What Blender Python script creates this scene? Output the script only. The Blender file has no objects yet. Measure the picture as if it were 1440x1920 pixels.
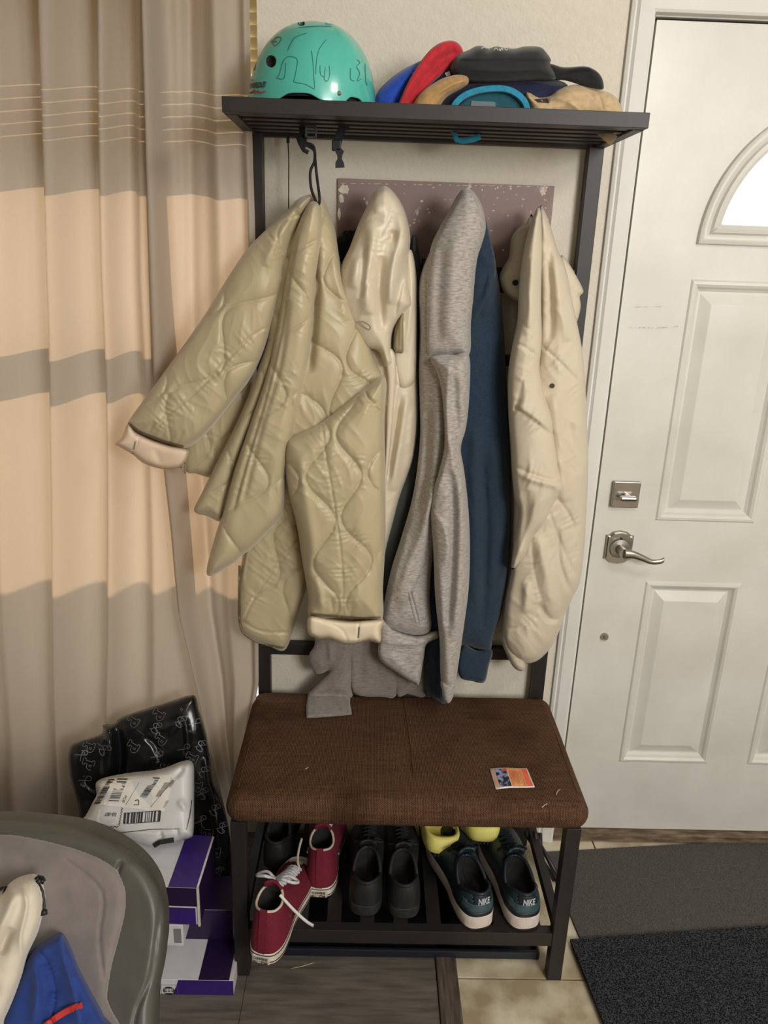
import bpy, bmesh, math, random
import numpy as np
from mathutils import Vector, Matrix
random.seed(4)
SC = bpy.context.scene
COL = SC.collection
# ------------------------------------------------------------------ camera
CAM = np.array([-0.0048, -1.8195, 1.5752])
PITCH, YAW, ROLL, FPX = .3214, .0221, .0349, 1463.0
FW = np.array([math.sin(YAW)*math.cos(PITCH), math.cos(YAW)*math.cos(PITCH), -math.sin(PITCH)])
RT = np.cross(FW, [0, 0, 1.]); RT /= np.linalg.norm(RT); UP = np.cross(RT, FW)
AX = RT*math.cos(ROLL)+UP*math.sin(ROLL); BX = -RT*math.sin(ROLL)+UP*math.cos(ROLL)
cd = bpy.data.cameras.new('camera'); cam = bpy.data.objects.new('camera', cd); COL.objects.link(cam)
cd.sensor_fit = 'VERTICAL'; cd.sensor_height = 24; cd.lens = FPX/1920*24; cd.clip_start = .02
m = Matrix((AX, BX, -FW)).transposed().to_4x4(); m.translation = Vector(CAM); cam.matrix_world = m
SC.camera = cam
# ------------------------------------------------------------------ light
SC.view_settings.view_transform = 'Standard'; SC.view_settings.look = 'None'
SC.view_settings.gamma = 1; SC.view_settings.use_curve_mapping = False
SC.view_settings.exposure = -0.20
w = bpy.data.worlds.new('sky'); SC.world = w; w.use_nodes = True
bg = w.node_tree.nodes['Background']; bg.inputs[0].default_value = (.86, .93, 1, 1); bg.inputs[1].default_value = 2.2


def lamp(name, kind, loc, target, energy, color, size=None, sy=None, angle=None):
    l = bpy.data.lights.new(name, kind); l.energy = energy; l.color = color
    if kind == 'AREA':
        l.shape = 'RECTANGLE'; l.size = size; l.size_y = sy or size
    if angle is not None: l.angle = angle
    o = bpy.data.objects.new(name, l); COL.objects.link(o); o.location = loc
    o.rotation_euler = (Vector(target)-Vector(loc)).to_track_quat('-Z', 'Y').to_euler()
    return o


lamp('sun', 'SUN', (-1.2, 4, 2.2), (-.75, 0, 1.0), 5.4, (1, .80, .58), angle=.012)
lamp('ceiling_lamp', 'AREA', (.95, -1.45, 2.40), (.1, -.2, .9), 12, (1, .94, .86), .32, .32)
lamp('rear_window', 'AREA', (1.55, -3.3, 2.0), (0, -.2, 1.1), 66, (1, .985, .96), .9, .8)

# ------------------------------------------------------------------ helpers


def P(x, y, Y):
    """the place on the upright plane at depth Y that the photo shows at x, y"""
    x, y, Y = np.broadcast_arrays(np.asarray(x, float), np.asarray(y, float), np.asarray(Y, float))
    d = FW+AX*((x-720)/FPX)[..., None]-BX*((y-960)/FPX)[..., None]
    return CAM+d*((Y-CAM[1])/d[..., 1])[..., None]


def FL(x, y, z):
    d = FW+AX*(x-720)/FPX-BX*(y-960)/FPX
    return CAM+d*(z-CAM[2])/d[2]


MATS = {}


def mat(name, c, c2=None, rough=.7, metal=0, scale=30, stretch=(1, 1, 1), bump=0, bscale=None, sheen=0, kind='noise', detail=4, coat=0, lo=.35, hi=.65, spec=.5, dist=.002):
    if name in MATS: return MATS[name]
    m = bpy.data.materials.new(name); m.use_nodes = True; nt = m.node_tree; N = nt.nodes; L = nt.links
    b = N['Principled BSDF']; b.inputs['Roughness'].default_value = rough; b.inputs['Metallic'].default_value = metal
    b.inputs['Specular IOR Level'].default_value = spec
    if sheen: b.inputs['Sheen Weight'].default_value = sheen; b.inputs['Sheen Roughness'].default_value = .5
    if coat: b.inputs['Coat Weight'].default_value = coat; b.inputs['Coat Roughness'].default_value = .08
    tc = N.new('ShaderNodeTexCoord'); mp = N.new('ShaderNodeMapping'); L.new(tc.outputs['Object'], mp.inputs[0])
    mp.inputs['Scale'].default_value = stretch
    no = N.new('ShaderNodeTexNoise'); no.inputs['Scale'].default_value = scale; no.inputs['Detail'].default_value = detail
    L.new(mp.outputs[0], no.inputs[0])
    cr = N.new('ShaderNodeValToRGB'); cr.color_ramp.elements[0].position = lo; cr.color_ramp.elements[1].position = hi
    c2 = c2 or tuple(v*.93 for v in c)
    cr.color_ramp.elements[0].color = (*c2, 1); cr.color_ramp.elements[1].color = (*c, 1)
    L.new(no.outputs[0], cr.inputs[0]); L.new(cr.outputs[0], b.inputs['Base Color'])
    if bump:
        n2 = N.new('ShaderNodeTexNoise'); n2.inputs['Scale'].default_value = bscale or scale; n2.inputs['Detail'].default_value = 3
        L.new(mp.outputs[0], n2.inputs[0])
        bm = N.new('ShaderNodeBump'); bm.inputs['Strength'].default_value = bump; bm.inputs['Distance'].default_value = dist
        L.new(n2.outputs[0], bm.inputs['Height']); L.new(bm.outputs[0], b.inputs['Normal'])
    MATS[name] = m
    return m


def s2l(r, g, b):
    f = lambda v: (v/255/12.92 if v/255 <= .04045 else ((v/255+.055)/1.055)**2.4)
    return (f(r), f(g), f(b))


def props(o, label=None, cat=None, group=None, kind=None):
    if label: o['label'] = label
    if cat: o['category'] = cat
    if group: o['group'] = group
    if kind: o['kind'] = kind
    return o


def empty(name, loc, label, cat, group=None, rot=(0, 0, 0)):
    o = bpy.data.objects.new(name, None); COL.objects.link(o); o.empty_display_size = .05
    o.location = loc; o.rotation_euler = rot
    return props(o, label, cat, group)


def root_loc(p):
    while p.parent: p = p.parent
    return np.array(p.location)


def link(name, V, Fc, m, parent=None, local=False, smooth=True, mi=None):
    """V in world coordinates (or in the thing's own, with local)"""
    V = np.asarray(V, float)
    if parent is not None and not local: V = V-root_loc(parent)
    off = None
    if parent is None and not local:
        off = np.array([(V[:, 0].min()+V[:, 0].max())/2, (V[:, 1].min()+V[:, 1].max())/2, V[:, 2].min()]); V = V-off
    me = bpy.data.meshes.new(name); me.from_pydata(V.tolist(), [], [list(map(int, f)) for f in Fc]); me.update()
    for mm in (m if isinstance(m, (list, tuple)) else [m]): me.materials.append(mm)
    if mi is not None: me.polygons.foreach_set('material_index', list(mi))
    if smooth:
        me.polygons.foreach_set('use_smooth', [True]*len(me.polygons))
        if smooth == 'auto': me.set_sharp_from_angle(angle=.7)
    o = bpy.data.objects.new(name, me); COL.objects.link(o)
    if parent is not None: o.parent = parent
    if off is not None: o.location = off
    return o


class MB:
    def __init__(s): s.V = []; s.F = []; s.M = []

    def add(s, V, Fc, mi=0):
        n = len(s.V); s.V += [tuple(map(float, v)) for v in V]; s.F += [[int(i)+n for i in f] for f in Fc]; s.M += [mi]*len(Fc); return s

    def box(s, x0, x1, y0, y1, z0, z1, mi=0, bev=0, M=None):
        bm = bmesh.new(); bmesh.ops.create_cube(bm, size=1)
        for v in bm.verts: v.co = Vector(((x0+x1)/2+v.co.x*(x1-x0), (y0+y1)/2+v.co.y*(y1-y0), (z0+z1)/2+v.co.z*(z1-z0)))
        if bev: bmesh.ops.bevel(bm, geom=bm.edges[:], offset=bev, segments=2, affect='EDGES', profile=.5)
        if M is not None: bm.transform(M)
        bm.verts.index_update(); s.add([v.co[:] for v in bm.verts], [[v.index for v in f.verts] for f in bm.faces], mi); bm.free(); return s

    def tube(s, pts, r, n=8, mi=0, cap=True):
        pts = [np.array(p, float) for p in pts]; k = len(pts); V = []; ref = np.array([.31, .2, .93])
        for i, p in enumerate(pts):
            t = pts[min(i+1, k-1)]-pts[max(i-1, 0)]; t /= np.linalg.norm(t)+1e-12
            a = np.cross(t, ref); a /= np.linalg.norm(a)+1e-9; b = np.cross(t, a)
            rr = r[i] if hasattr(r, '__len__') else r
            for j in range(n): q = 2*math.pi*j/n; V.append(p+rr*(a*math.cos(q)+b*math.sin(q)))
        Fc = [[i*n+j, i*n+(j+1) % n, (i+1)*n+(j+1) % n, (i+1)*n+j] for i in range(k-1) for j in range(n)]
        if cap: Fc += [list(range(n))[::-1], [(k-1)*n+j for j in range(n)]]
        return s.add(V, Fc, mi)

    def ribbon(s, pts, wid, nrm, th=.0012, mi=0):
        """flat strap along pts; wid the width, nrm the flat side's direction"""
        pts = [np.array(p, float) for p in pts]; k = len(pts); V = []; nrm = np.array(nrm, float)
        for i, p in enumerate(pts):
            t = pts[min(i+1, k-1)]-pts[max(i-1, 0)]; t /= np.linalg.norm(t)+1e-12
            a = np.cross(t, nrm); a /= np.linalg.norm(a)+1e-9; n2 = np.cross(a, t)
            for e, f in ((-1, -1), (1, -1), (1, 1), (-1, 1)): V.append(p+a*e*wid/2+n2*f*th/2)
        Fc = [[i*4+j, i*4+(j+1) % 4, (i+1)*4+(j+1) % 4, (i+1)*4+j] for i in range(k-1) for j in range(4)]
        Fc += [[0, 1, 2, 3], [(k-1)*4+j for j in (3, 2, 1, 0)]]
        return s.add(V, Fc, mi)

    def prism(s, poly, y0, y1, mi=0):
        """poly of (x, z) pushed from y0 to y1"""
        n = len(poly); V = [(x, y0, z) for x, z in poly]+[(x, y1, z) for x, z in poly]
        return s.add(V, [list(range(n)), [n+i for i in range(n)][::-1]]+[[i, (i+1) % n, n+(i+1) % n, n+i] for i in range(n)], mi)

    def build(s, name, m, parent=None, local=False, smooth=False): return link(name, s.V, s.F, m, parent, local, smooth, s.M if isinstance(m, (list, tuple)) else None)


def catmull(pts, closed=True, n=6):
    p = np.array(pts, float); k = len(p); out = []
    for i in range(k if closed else k-1):
        if closed: a, b, c, d = p[(i-1) % k], p[i], p[(i+1) % k], p[(i+2) % k]
        else: a, b, c, d = p[max(i-1, 0)], p[i], p[i+1], p[min(i+2, k-1)]
        for t in np.arange(n)/n:
            out.append(.5*((2*b)+(c-a)*t+(2*a-5*b+4*c-d)*t*t+(3*b-a-3*c+d)*t**3))
    if not closed: out.append(p[-1])
    return np.array(out)


def segdist(Q, poly, closed):
    """distance, nearest point, signed side and run length along a polyline"""
    A = poly if closed else poly[:-1]; B = np.roll(poly, -1, 0) if closed else poly[1:]
    best = np.full(len(Q), 1e9); near = np.zeros_like(Q); side = np.zeros(len(Q)); run = np.zeros(len(Q)); acc = 0
    for a, b in zip(A, B):
        d = b-a; L2 = d@d+1e-9; L = math.sqrt(L2); t = np.clip(((Q-a)@d)/L2, 0, 1); c = a+t[:, None]*d
        e = np.hypot(*(Q-c).T); k = e < best
        best = np.where(k, e, best); near[k] = c[k]; side = np.where(k, np.sign(d[0]*(Q[:, 1]-a[1])-d[1]*(Q[:, 0]-a[0])), side)
        run = np.where(k, acc+t*L, run); acc += L
    return best, near, side, run, acc


def inside(Q, poly):
    x, y = Q.T; r = np.zeros(len(Q), bool); n = len(poly)
    for i in range(n):
        x1, y1 = poly[i]; x2, y2 = poly[(i+1) % n]
        if y1 == y2: continue
        r ^= ((y1 > y) != (y2 > y)) & (x < (x2-x1)*(y-y1)/(y2-y1)+x1)
    return r


def fuzz(x, y, seed=0, n=7, f0=.02, f1=.09):
    g = np.random.RandomState(seed); o = 0*x
    for i in range(n):
        a = g.rand()*6.3; f = f0+(f1-f0)*g.rand(); o = o+np.sin(f*(x*math.cos(a)+y*math.sin(a))*2+g.rand()*6.3+1.5*np.sin(f*.7*(x*math.sin(a)-y*math.cos(a))+g.rand()*6))
    return o/n


def crease(x, y, ang, seed=0):
    """small sharp creases running along ang (degrees)"""
    g = np.random.RandomState(seed+11); ca, sa = math.cos(math.radians(ang)), math.sin(math.radians(ang)); u = x*ca+y*sa; v = -x*sa+y*ca; o = 0*x
    for i in range(4):
        f = .05+.035*i; wv = v*f+2.2*np.sin(u*.018*(1+i*.4)+g.rand()*6)+1.3*np.sin(u*.045+v*.02+g.rand()*6)
        m_ = np.clip(np.sin(u*(.012+.008*i)+v*.009+g.rand()*6)+.5*np.sin(u*.03-v*.025+g.rand()*6), 0, 1)
        o = o+m_*(1-np.abs(np.sin(wv)))**2.2
    return o/2.2


def YZ(x, y, z):
    d = FW+AX*((np.asarray(x)-720)/FPX)[..., None]-BX*((np.asarray(y)-960)/FPX)[..., None]; return CAM[1]+d[..., 1]*(z-CAM[2])/d[..., 2]


def relief(name, pts, y0, T, m, parent=None, R=45, tb=None, S=(), quilt=None, nz=(0, 1), step=3.0, smooth=True, n=6, flat=.42, er=12, crk=(0, 0), fa=None):
    """a cloth body: closed outline, rounded over the edge on both sides, with folds, seams and quilting worked into the front"""
    poly = catmull(pts, True, n) if smooth else np.array(pts, float)
    lo, hi = poly.min(0), poly.max(0); nx = int((hi[0]-lo[0])/step)+2; ny = int((hi[1]-lo[1])/step)+2
    gx = lo[0]-step*.3+np.arange(nx+1)*step; gy = lo[1]-step*.3+np.arange(ny+1)*step
    cx, cy = np.meshgrid(gx[:-1]+step/2, gy[:-1]+step/2)
    cell = inside(np.stack([cx.ravel(), cy.ravel()], 1), poly).reshape(cx.shape)
    used = np.zeros((len(gy), len(gx)), int)
    for a in (0, 1):
        for b in (0, 1): used[a:a+cell.shape[0], b:b+cell.shape[1]] += cell
    bord = (used > 0) & (used < 4); U = used > 0
    idx = -np.ones(used.shape, int); idx[U] = np.arange(U.sum())
    X, Y = np.meshgrid(gx, gy); Q = np.stack([X[U], Y[U]], 1); isb = bord[U]
    d, near, _, _, _ = segdist(Q, poly, True); Q[isb] = near[isb]
    rim = d < 3.2*step; G = np.zeros(used.shape+(2,)); W_ = np.pad(U.astype(float), 1)
    cnt = W_[:-2, 1:-1]+W_[2:, 1:-1]+W_[1:-1, :-2]+W_[1:-1, 2:]
    for _ in range(5):                                   # even out the mesh along the rim
        G[:] = 0; G[U] = Q; Gp = np.pad(G, ((1, 1), (1, 1), (0, 0))); Sm = Gp[:-2, 1:-1]+Gp[2:, 1:-1]+Gp[1:-1, :-2]+Gp[1:-1, 2:]
        av = (Sm/np.maximum(cnt, 1)[..., None])[U]; Q[rim] = av[rim]
        Q[isb] = segdist(Q[isb], poly, True)[1]
    d = segdist(Q, poly, True)[0]; d[isb] = 0
    y0f = y0 if callable(y0) else (lambda x, y: y0+0*x)

    rnd = lambda q: np.sqrt(np.clip(1-(1-np.clip(q, 0, 1))**2, 0, 1))

    def height(Q, d):
        x, y = Q.T; env = 1-np.exp(-d/6)
        h = T*(flat*rnd(d/min(er, R))+(1-flat)*rnd(d/R))
        if quilt:
            qx, qy, ang, Pp, A, Lq, hq = quilt; ca, sa = math.cos(math.radians(ang)), math.sin(math.radians(ang))
            u = (x-qx)*ca+(y-qy)*sa; v = -(x-qx)*sa+(y-qy)*ca
            u = u+3*np.sin(v*.021+1)+2*np.sin(u*.03+v*.013); ph = 2*math.pi*v/Lq; dm = np.full(len(x), 99.)
            k0 = np.floor(u/Pp)
            for dk in (-1, 0, 1, 2):
                k = k0+dk; sg = np.where(k % 2 == 0, 1, -1); s = sg*A*np.sin(ph); sl = sg*A*np.cos(ph)*2*math.pi/Lq
                dm = np.minimum(dm, np.abs(u-k*Pp-s)/np.sqrt(1+sl**2))
            rr = np.clip(dm/(Pp*.42), 0, 1)
            h = h+env*hq*(np.sqrt(1-(1-rr)**2)-.6)
            h = h-env*.0022*np.exp(-(dm/2.0)**2)
            h = h+env*hq*.34*np.exp(-dm/10)*np.sin(v*.42+4*np.sin(v*.083+k0)+3*np.sin(u*.08))*np.clip(fuzz(u, v, 5, f0=.02, f1=.05)*2.2, 0, 1)
        for st in S:
            kind, sp, wd, am = st[:4]; am = am*(FA if kind in 'ge' and fa is None else 1); c = catmull(sp, False, 4) if len(sp) > 2 else np.array(sp, float)
            e, _, side, run, tot = segdist(Q, c, False); tp = np.clip(np.minimum(run, tot-run)/(min(30, tot*.25)+1), 0, 1); tp = np.sqrt(tp)
            if kind in 'sc': wd = max(wd, step*.85)
            if kind == 'g': h = h+am*tp*np.exp(-(e/wd)**2)*env
            elif kind == 'e': h = h+am*tp*np.exp(-e/wd)*.5*(1+np.tanh(side*e/(step*.75)))*env
            elif kind == 's':
                h = h-am*np.exp(-(e/wd)**2)*env
                h = h+am*.75*np.exp(-e/13)*np.sin(run*.40+3.5*np.sin(run*.11+1)+2*np.sin(run*.043)+e*.05)*env*np.clip(e/3, 0, 1)*(.35+.65*np.sin(run*.05+am*999)**2)
            elif kind == 'c': h = h-am*np.exp(-(e/wd)**2)
        if crk[0]: h = h+env*crk[0]*crease(x, y, crk[1], int(x.size) % 5)
        if nz[0]: h = h+env*nz[0]*fuzz(x, y*nz[1], len(name)+int(x.size) % 7, f0=.02, f1=.075)
        return h

    h = height(Q, d); yb = y0f(Q[:, 0], Q[:, 1]); W = P(Q[:, 0], Q[:, 1], yb); Fr = P(Q[:, 0], Q[:, 1], yb-h)
    ii, jj = np.nonzero(cell); q = np.stack([idx[ii, jj], idx[ii, jj+1], idx[ii+1, jj+1], idx[ii+1, jj]], 1)
    tb = T*.45 if tb is None else tb
    inn = ~isb; bi = np.arange(len(Q)); bi[inn] = len(Q)+np.arange(inn.sum())
    Bk = W[inn].copy(); Bk[:, 1] += tb*np.sqrt(np.clip(1-(1-np.clip(d[inn]/R, 0, 1))**2, 0, 1))
    V = np.concatenate([Fr, Bk]); Fc = q[:, ::-1].tolist()+bi[q].tolist()
    o = link(name, V, Fc, m, parent)

    def ev(x, y, lift=.0008):
        q = np.stack([np.atleast_1d(x).astype(float), np.atleast_1d(y).astype(float)], 1); dd = segdist(q, poly, True)[0]
        return P(q[:, 0], q[:, 1], y0f(q[:, 0], q[:, 1])-height(q, dd)-lift)
    EV[o.name] = ev
    return o


EV = {}
FA = 1.45


def decal_line(mb, ev, pts, wpx, mi=0, curve=True, sub=4, lift=.0012):
    c = catmull(pts, False, sub) if curve and len(pts) > 2 else np.array(pts, float)
    if not curve or len(pts) == 2:
        c = np.concatenate([np.linspace(a, b, sub, endpoint=False) for a, b in zip(c[:-1], c[1:])]+[c[-1:]])
    t = np.gradient(c, axis=0); t /= np.linalg.norm(t, axis=1)[:, None]+1e-9; nn = np.stack([-t[:, 1], t[:, 0]], 1)*wpx/2
    a, b = ev(*(c-nn).T, lift), ev(*(c+nn).T, lift); n = len(c)
    mb.add(np.concatenate([a, b]), [[i, i+1, n+i+1, n+i] for i in range(n-1)], mi)


def decal_quad(mb, ev, q, mi=0, nu=6, nv=6, lift=.001):
    q = np.array(q, float); u, v = np.meshgrid(np.linspace(0, 1, nu), np.linspace(0, 1, nv)); u = u.ravel()[:, None]; v = v.ravel()[:, None]
    c = q[0]*(1-u)*(1-v)+q[1]*u*(1-v)+q[2]*u*v+q[3]*(1-u)*v
    mb.add(ev(c[:, 0], c[:, 1], lift), [[j*nu+i, j*nu+i+1, (j+1)*nu+i+1, (j+1)*nu+i] for j in range(nv-1) for i in range(nu-1)], mi)


def text2d(s, bold=0, shear=0, sx=1):
    cu = bpy.data.curves.new('t', 'FONT'); cu.body = s; cu.size = 1; cu.offset = bold; cu.shear = shear; cu.resolution_u = 2
    o = bpy.data.objects.new('t', cu); COL.objects.link(o); dg = bpy.context.evaluated_depsgraph_get(); me = o.evaluated_get(dg).to_mesh()
    V = np.array([v.co[:2] for v in me.vertices]); Fc = [list(p.vertices) for p in me.polygons]
    o.evaluated_get(dg).to_mesh_clear(); bpy.data.objects.remove(o); V[:, 0] *= sx
    V = V-[V[:, 0].min(), V[:, 1].min()]; return V, Fc


def text_map(mb, s, fn, mi=0, **k):
    """fn turns (u, v) from 0..1 over the text's box into places"""
    V, Fc = text2d(s, **k); V = V/V.max(0); mb.add(fn(V[:, 0], V[:, 1]), Fc, mi)


def decal_text(mb, ev, s, q, mi=0, lift=.0014, **k):
    """q: picture places of the text's lower left, lower right, upper left"""
    q = np.array(q, float)
    text_map(mb, s, lambda u, v: ev(*(q[0]+u[:, None]*(q[1]-q[0])+v[:, None]*(q[2]-q[0])).T, lift), mi, **k)


# ------------------------------------------------------------------ materials
M_WALL = mat('wall_paint', s2l(222, 214, 200), s2l(218, 210, 195), rough=.85, scale=60, bump=.55, bscale=150, dist=.0025)
M_WHITE = mat('white_paint', s2l(226, 224, 218), s2l(220, 218, 212), rough=.45, scale=8, bump=.05, bscale=40)
M_RACK = mat('dark_bronze_metal', s2l(36, 32, 30), s2l(32, 28, 27), rough=.5, scale=20, bump=.1, bscale=600, dist=.0005)
M_BLACKP = mat('black_plastic', (.012, .012, .014), rough=.4)
M_BLACKW = mat('black_webbing', (.012, .012, .015), rough=.8, bump=.4, bscale=900)
M_STEEL = mat('brushed_steel', (.42, .40, .37), (.36, .34, .31), rough=.3, metal=1, scale=40, stretch=(1, 1, 12))
M_CHROME = mat('bright_metal', (.7, .68, .62), rough=.18, metal=1)
M_DARK = mat('dark_gap', (.02, .02, .018), rough=.9)

# ------------------------------------------------------------------ the room
WX0, WX1, WZ0, WZ1 = -1.85, -.257, .30, 2.16
b = MB()
for bx in ((-2.5, WX0, 0, .14, 0, 2.44), (WX0, WX1, 0, .14, 0, WZ0), (WX0, WX1, 0, .14, WZ1, 2.44), (WX1, .548, 0, .14, 0, 2.44), (.548, 1.482, 0, .14, 2.055, 2.44), (1.482, 2.3, 0, .14, 0, 2.44)): b.box(*bx)
props(b.build('wall_back', M_WALL), kind='structure')
props(MB().box(-2.64, -2.5, -3.9, .14, 0, 2.44).build('wall_left', M_WALL), kind='structure')
props(MB().box(2.3, 2.44, -3.9, .14, 0, 2.44).build('wall_right', M_WALL), kind='structure')
props(MB().box(-2.64, 2.44, -4.04, -3.9, 0, 2.44).build('wall_front', M_WALL), kind='structure')
props(MB().box(-2.64, 2.44, -4.04, .14, 2.44, 2.54).build('ceiling', M_WHITE), kind='structure')


# wood floor
m = mat('vinyl_plank', s2l(118, 110, 101), s2l(84, 77, 71), rough=.42, scale=9, stretch=(1, 9, 1), detail=8, bump=.15, bscale=12, lo=.3, hi=.7)
b = MB()
yy = -4.04; k = 0
while yy < .13:
    x = -2.64-(k*.47 % 1.2)
    while x < .183:
        b.box(max(x, -2.64)+.0006, min(x+1.2, .183)-.0006, yy+.0006, min(yy+.15, .14)-.0006, -.03, 0)
        x += 1.2
    yy += .15; k += 1
b.box(-2.64, 2.44, -4.04, .14, -.09, -.031)
props(b.build('floor', m), kind='structure')
m = mat('beige_tile', s2l(216, 206, 182), s2l(164, 148, 118), rough=.35, scale=11, detail=9, bump=.05, bscale=20, lo=.36, hi=.62)
mg = mat('grout', s2l(96, 78, 60), rough=.9)
b = MB(); b.box(.232, 2.44, -4.04, .14, -.03, -.004, 1)
for i in range(-1, 5):
    for j in range(0, 10):
        x0, x1 = max(.232, .213+i*.45+.002), .213+(i+1)*.45-.002; y1 = -.01-j*.45-.002+.45; y0 = y1-.446
        if x1 > .24: b.box(x0, min(x1, 2.44), max(y0, -4.04), min(y1, .14), -.01, 0, 0, .001)
props(b.build('floor', [m, mg]), kind='structure')
m = mat('wood_transition', s2l(104, 92, 82), s2l(66, 57, 50), rough=.5, scale=14, stretch=(9, 1, 1), detail=8)
props(MB().box(.184, .231, -4.04, -.01, -.01, .006, 0, .003).build('trim_2', m), kind='structure')

# door
d = empty('door_1', (1.015, .01, .03), None, None); d['kind'] = 'structure'
YD = .010; zc = 1.616; RC = .304; b = MB()
ML = mat('door_paint', s2l(221, 219, 212), s2l(208, 205, 197), rough=.4, scale=5, bump=.05, bscale=60, detail=7)


def slab_with_arch():
    """the leaf's front as a sheet with the fanlight opening and sunk panels"""
    arc = [(1.015+(RC-.008)*math.cos(t), zc+(RC-.008)*math.sin(t)) for t in np.linspace(0, math.pi, 49)]
    V = []; Fc = []
    top = [(1.015+.455*(1-2*i/48), 2.045) for i in range(49)]
    # above the arch
    for (x, z), (tx, tz) in zip(arc, top): V += [(x, YD, z), (tx, YD, tz)]
    Fc += [[2*i, 2*i+1, 2*i+3, 2*i+2] for i in range(48)]
    n = len(V)
    V += [(1.47, YD, zc), (.56, YD, zc)]
    Fc += [[0, n, 1], [96, 97, n+1]]
    return V, Fc


V, Fc = slab_with_arch(); b.add(V, Fc)
PAN = [(.711, .960, .964, 1.540), (1.070, 1.319, .964, 1.540), (.711, .960, .255, .800), (1.070, 1.319, .255, .800)]
xs = [.56, .711, .960, 1.070, 1.319, 1.47]; zs = [.03, .255, .800, .964, 1.540, zc]
for i in range(5):
    for j in range(5):
        if i in (1, 3) and j in (1, 3): continue
        b.add([(xs[i], YD, zs[j]), (xs[i+1], YD, zs[j]), (xs[i+1], YD, zs[j+1]), (xs[i], YD, zs[j+1])], [[0, 1, 2, 3]])
b.box(.56, 1.47, YD+.02, YD+.045, .03, zc)
b.add([(.56, YD, .03), (.56, YD+.045, .03), (.56, YD+.045, 2.045), (.56, YD, 2.045)], [[0, 1, 2, 3]])
b.add([(1.47, YD, .03), (1.47, YD+.045, .03), (1.47, YD+.045, 2.045), (1.47, YD, 2.045)], [[3, 2, 1, 0]])
b.add([(.56, YD, 2.045), (1.47, YD, 2.045), (1.47, YD+.045, 2.045), (.56, YD+.045, 2.045)], [[0, 1, 2, 3]])
b.add([(.56, YD, .03), (1.47, YD, .03), (1.47, YD+.045, .03), (.56, YD+.045, .03)], [[0, 3, 2, 1]])
b.build('door_leaf', ML, d)
prof = [(0, 0), (.004, -.004), (.010, -.005), (.016, -.001), (.020, .006), (.026, .0115), (.030, .0115), (.054, .0005), (.056, 0)]
for (x0, x1, z0, z1) in PAN:
    b = MB(); V = []
    for (o_, y) in prof:
        V += [(x0+o_, YD+y, z0+o_), (x1-o_, YD+y, z0+o_), (x1-o_, YD+y, z1-o_), (x0+o_, YD+y, z1-o_)]
    Fc = [[i*4+j, i*4+(j+1) % 4, (i+1)*4+(j+1) % 4, (i+1)*4+j] for i in range(len(prof)-1) for j in range(4)]
    k = (len(prof)-1)*4; Fc.append([k, k+1, k+2, k+3]); b.add(V, Fc); b.build('raised_panel', ML, d)
# fanlight frame: a swept profile round the half circle and along its foot
fp = [(-.002, 0), (0, -.010), (.006, -.014), (.014, -.014), (.020, -.009), (.024, -.016), (.032, -.018), (.040, -.012), (.043, .004), (.043, .02)]
path = [(math.cos(t), math.sin(t)) for t in np.linspace(0, math.pi, 65)]
V = []; n = len(fp)
for (c, s_) in path:
    for (o_, y) in fp: V.append((1.015+(RC-o_)*c, YD+y, max(zc+(RC-o_)*s_, zc+o_)))
Fc = [[i*n+j, (i+1)*n+j, (i+1)*n+j+1, i*n+j+1] for i in range(64) for j in range(n-1)]
for j in range(n-1): Fc.append([64*n+j, j, j+1, 64*n+j+1])
link('fanlight_frame', V, Fc, ML, d, smooth='auto')
mgl = bpy.data.materials.new('window_glass'); mgl.use_nodes = True; g = mgl.node_tree
for nn in list(g.nodes): g.nodes.remove(nn)
o_ = g.nodes.new('ShaderNodeOutputMaterial'); tr = g.nodes.new('ShaderNodeBsdfTransparent'); gl = g.nodes.new('ShaderNodeBsdfGlossy'); mx = g.nodes.new('ShaderNodeMixShader')
gl.inputs['Roughness'].default_value = .03; mx.inputs[0].default_value = .06; g.links.new(tr.outputs[0], mx.inputs[1]); g.links.new(gl.outputs[0], mx.inputs[2]); g.links.new(mx.outputs[0], o_.inputs[0])
b = MB(); b.prism([(1.015+(RC-.03)*math.cos(t), max(zc+(RC-.03)*math.sin(t), zc+.03)) for t in np.linspace(0, math.pi, 33)], YD+.008, YD+.012); b.build('fanlight_glass', mgl, d)
# scuffs on the leaf
ms = mat('scuff_mark', s2l(176, 173, 164), s2l(222, 219, 211), rough=.6, scale=120, lo=.45, hi=.6)
b = MB(); evd = lambda x, y, lift=.0006: P(x, y, YD-lift*.5)
decal_line(b, evd, [(1180, 614), (1200, 614), (1230, 615), (1272, 612)], 2.2); decal_line(b, evd, [(1190, 576), (1220, 575), (1248, 575)], 1.2)
b.build('scuff', ms, d)
MB().box(.5552, .5600, YD+.012, YD+.05, .03, 2.05).box(.5552, 1.4748, YD+.012, YD+.05, 2.0455, 2.0502).build('dark_gap_strip', M_DARK, d)  # dark strip set in the door gap, its colour standing for the seam's shade
# threshold
m = mat('worn_threshold', s2l(134, 116, 94), s2l(84, 68, 52), rough=.6, scale=22, stretch=(1, 4, 4), detail=8, bump=.3)
props(MB().box(.548, 1.482, -.012, .14, 0, .027, 0, .004).build('trim_3', m), kind='structure')
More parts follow.
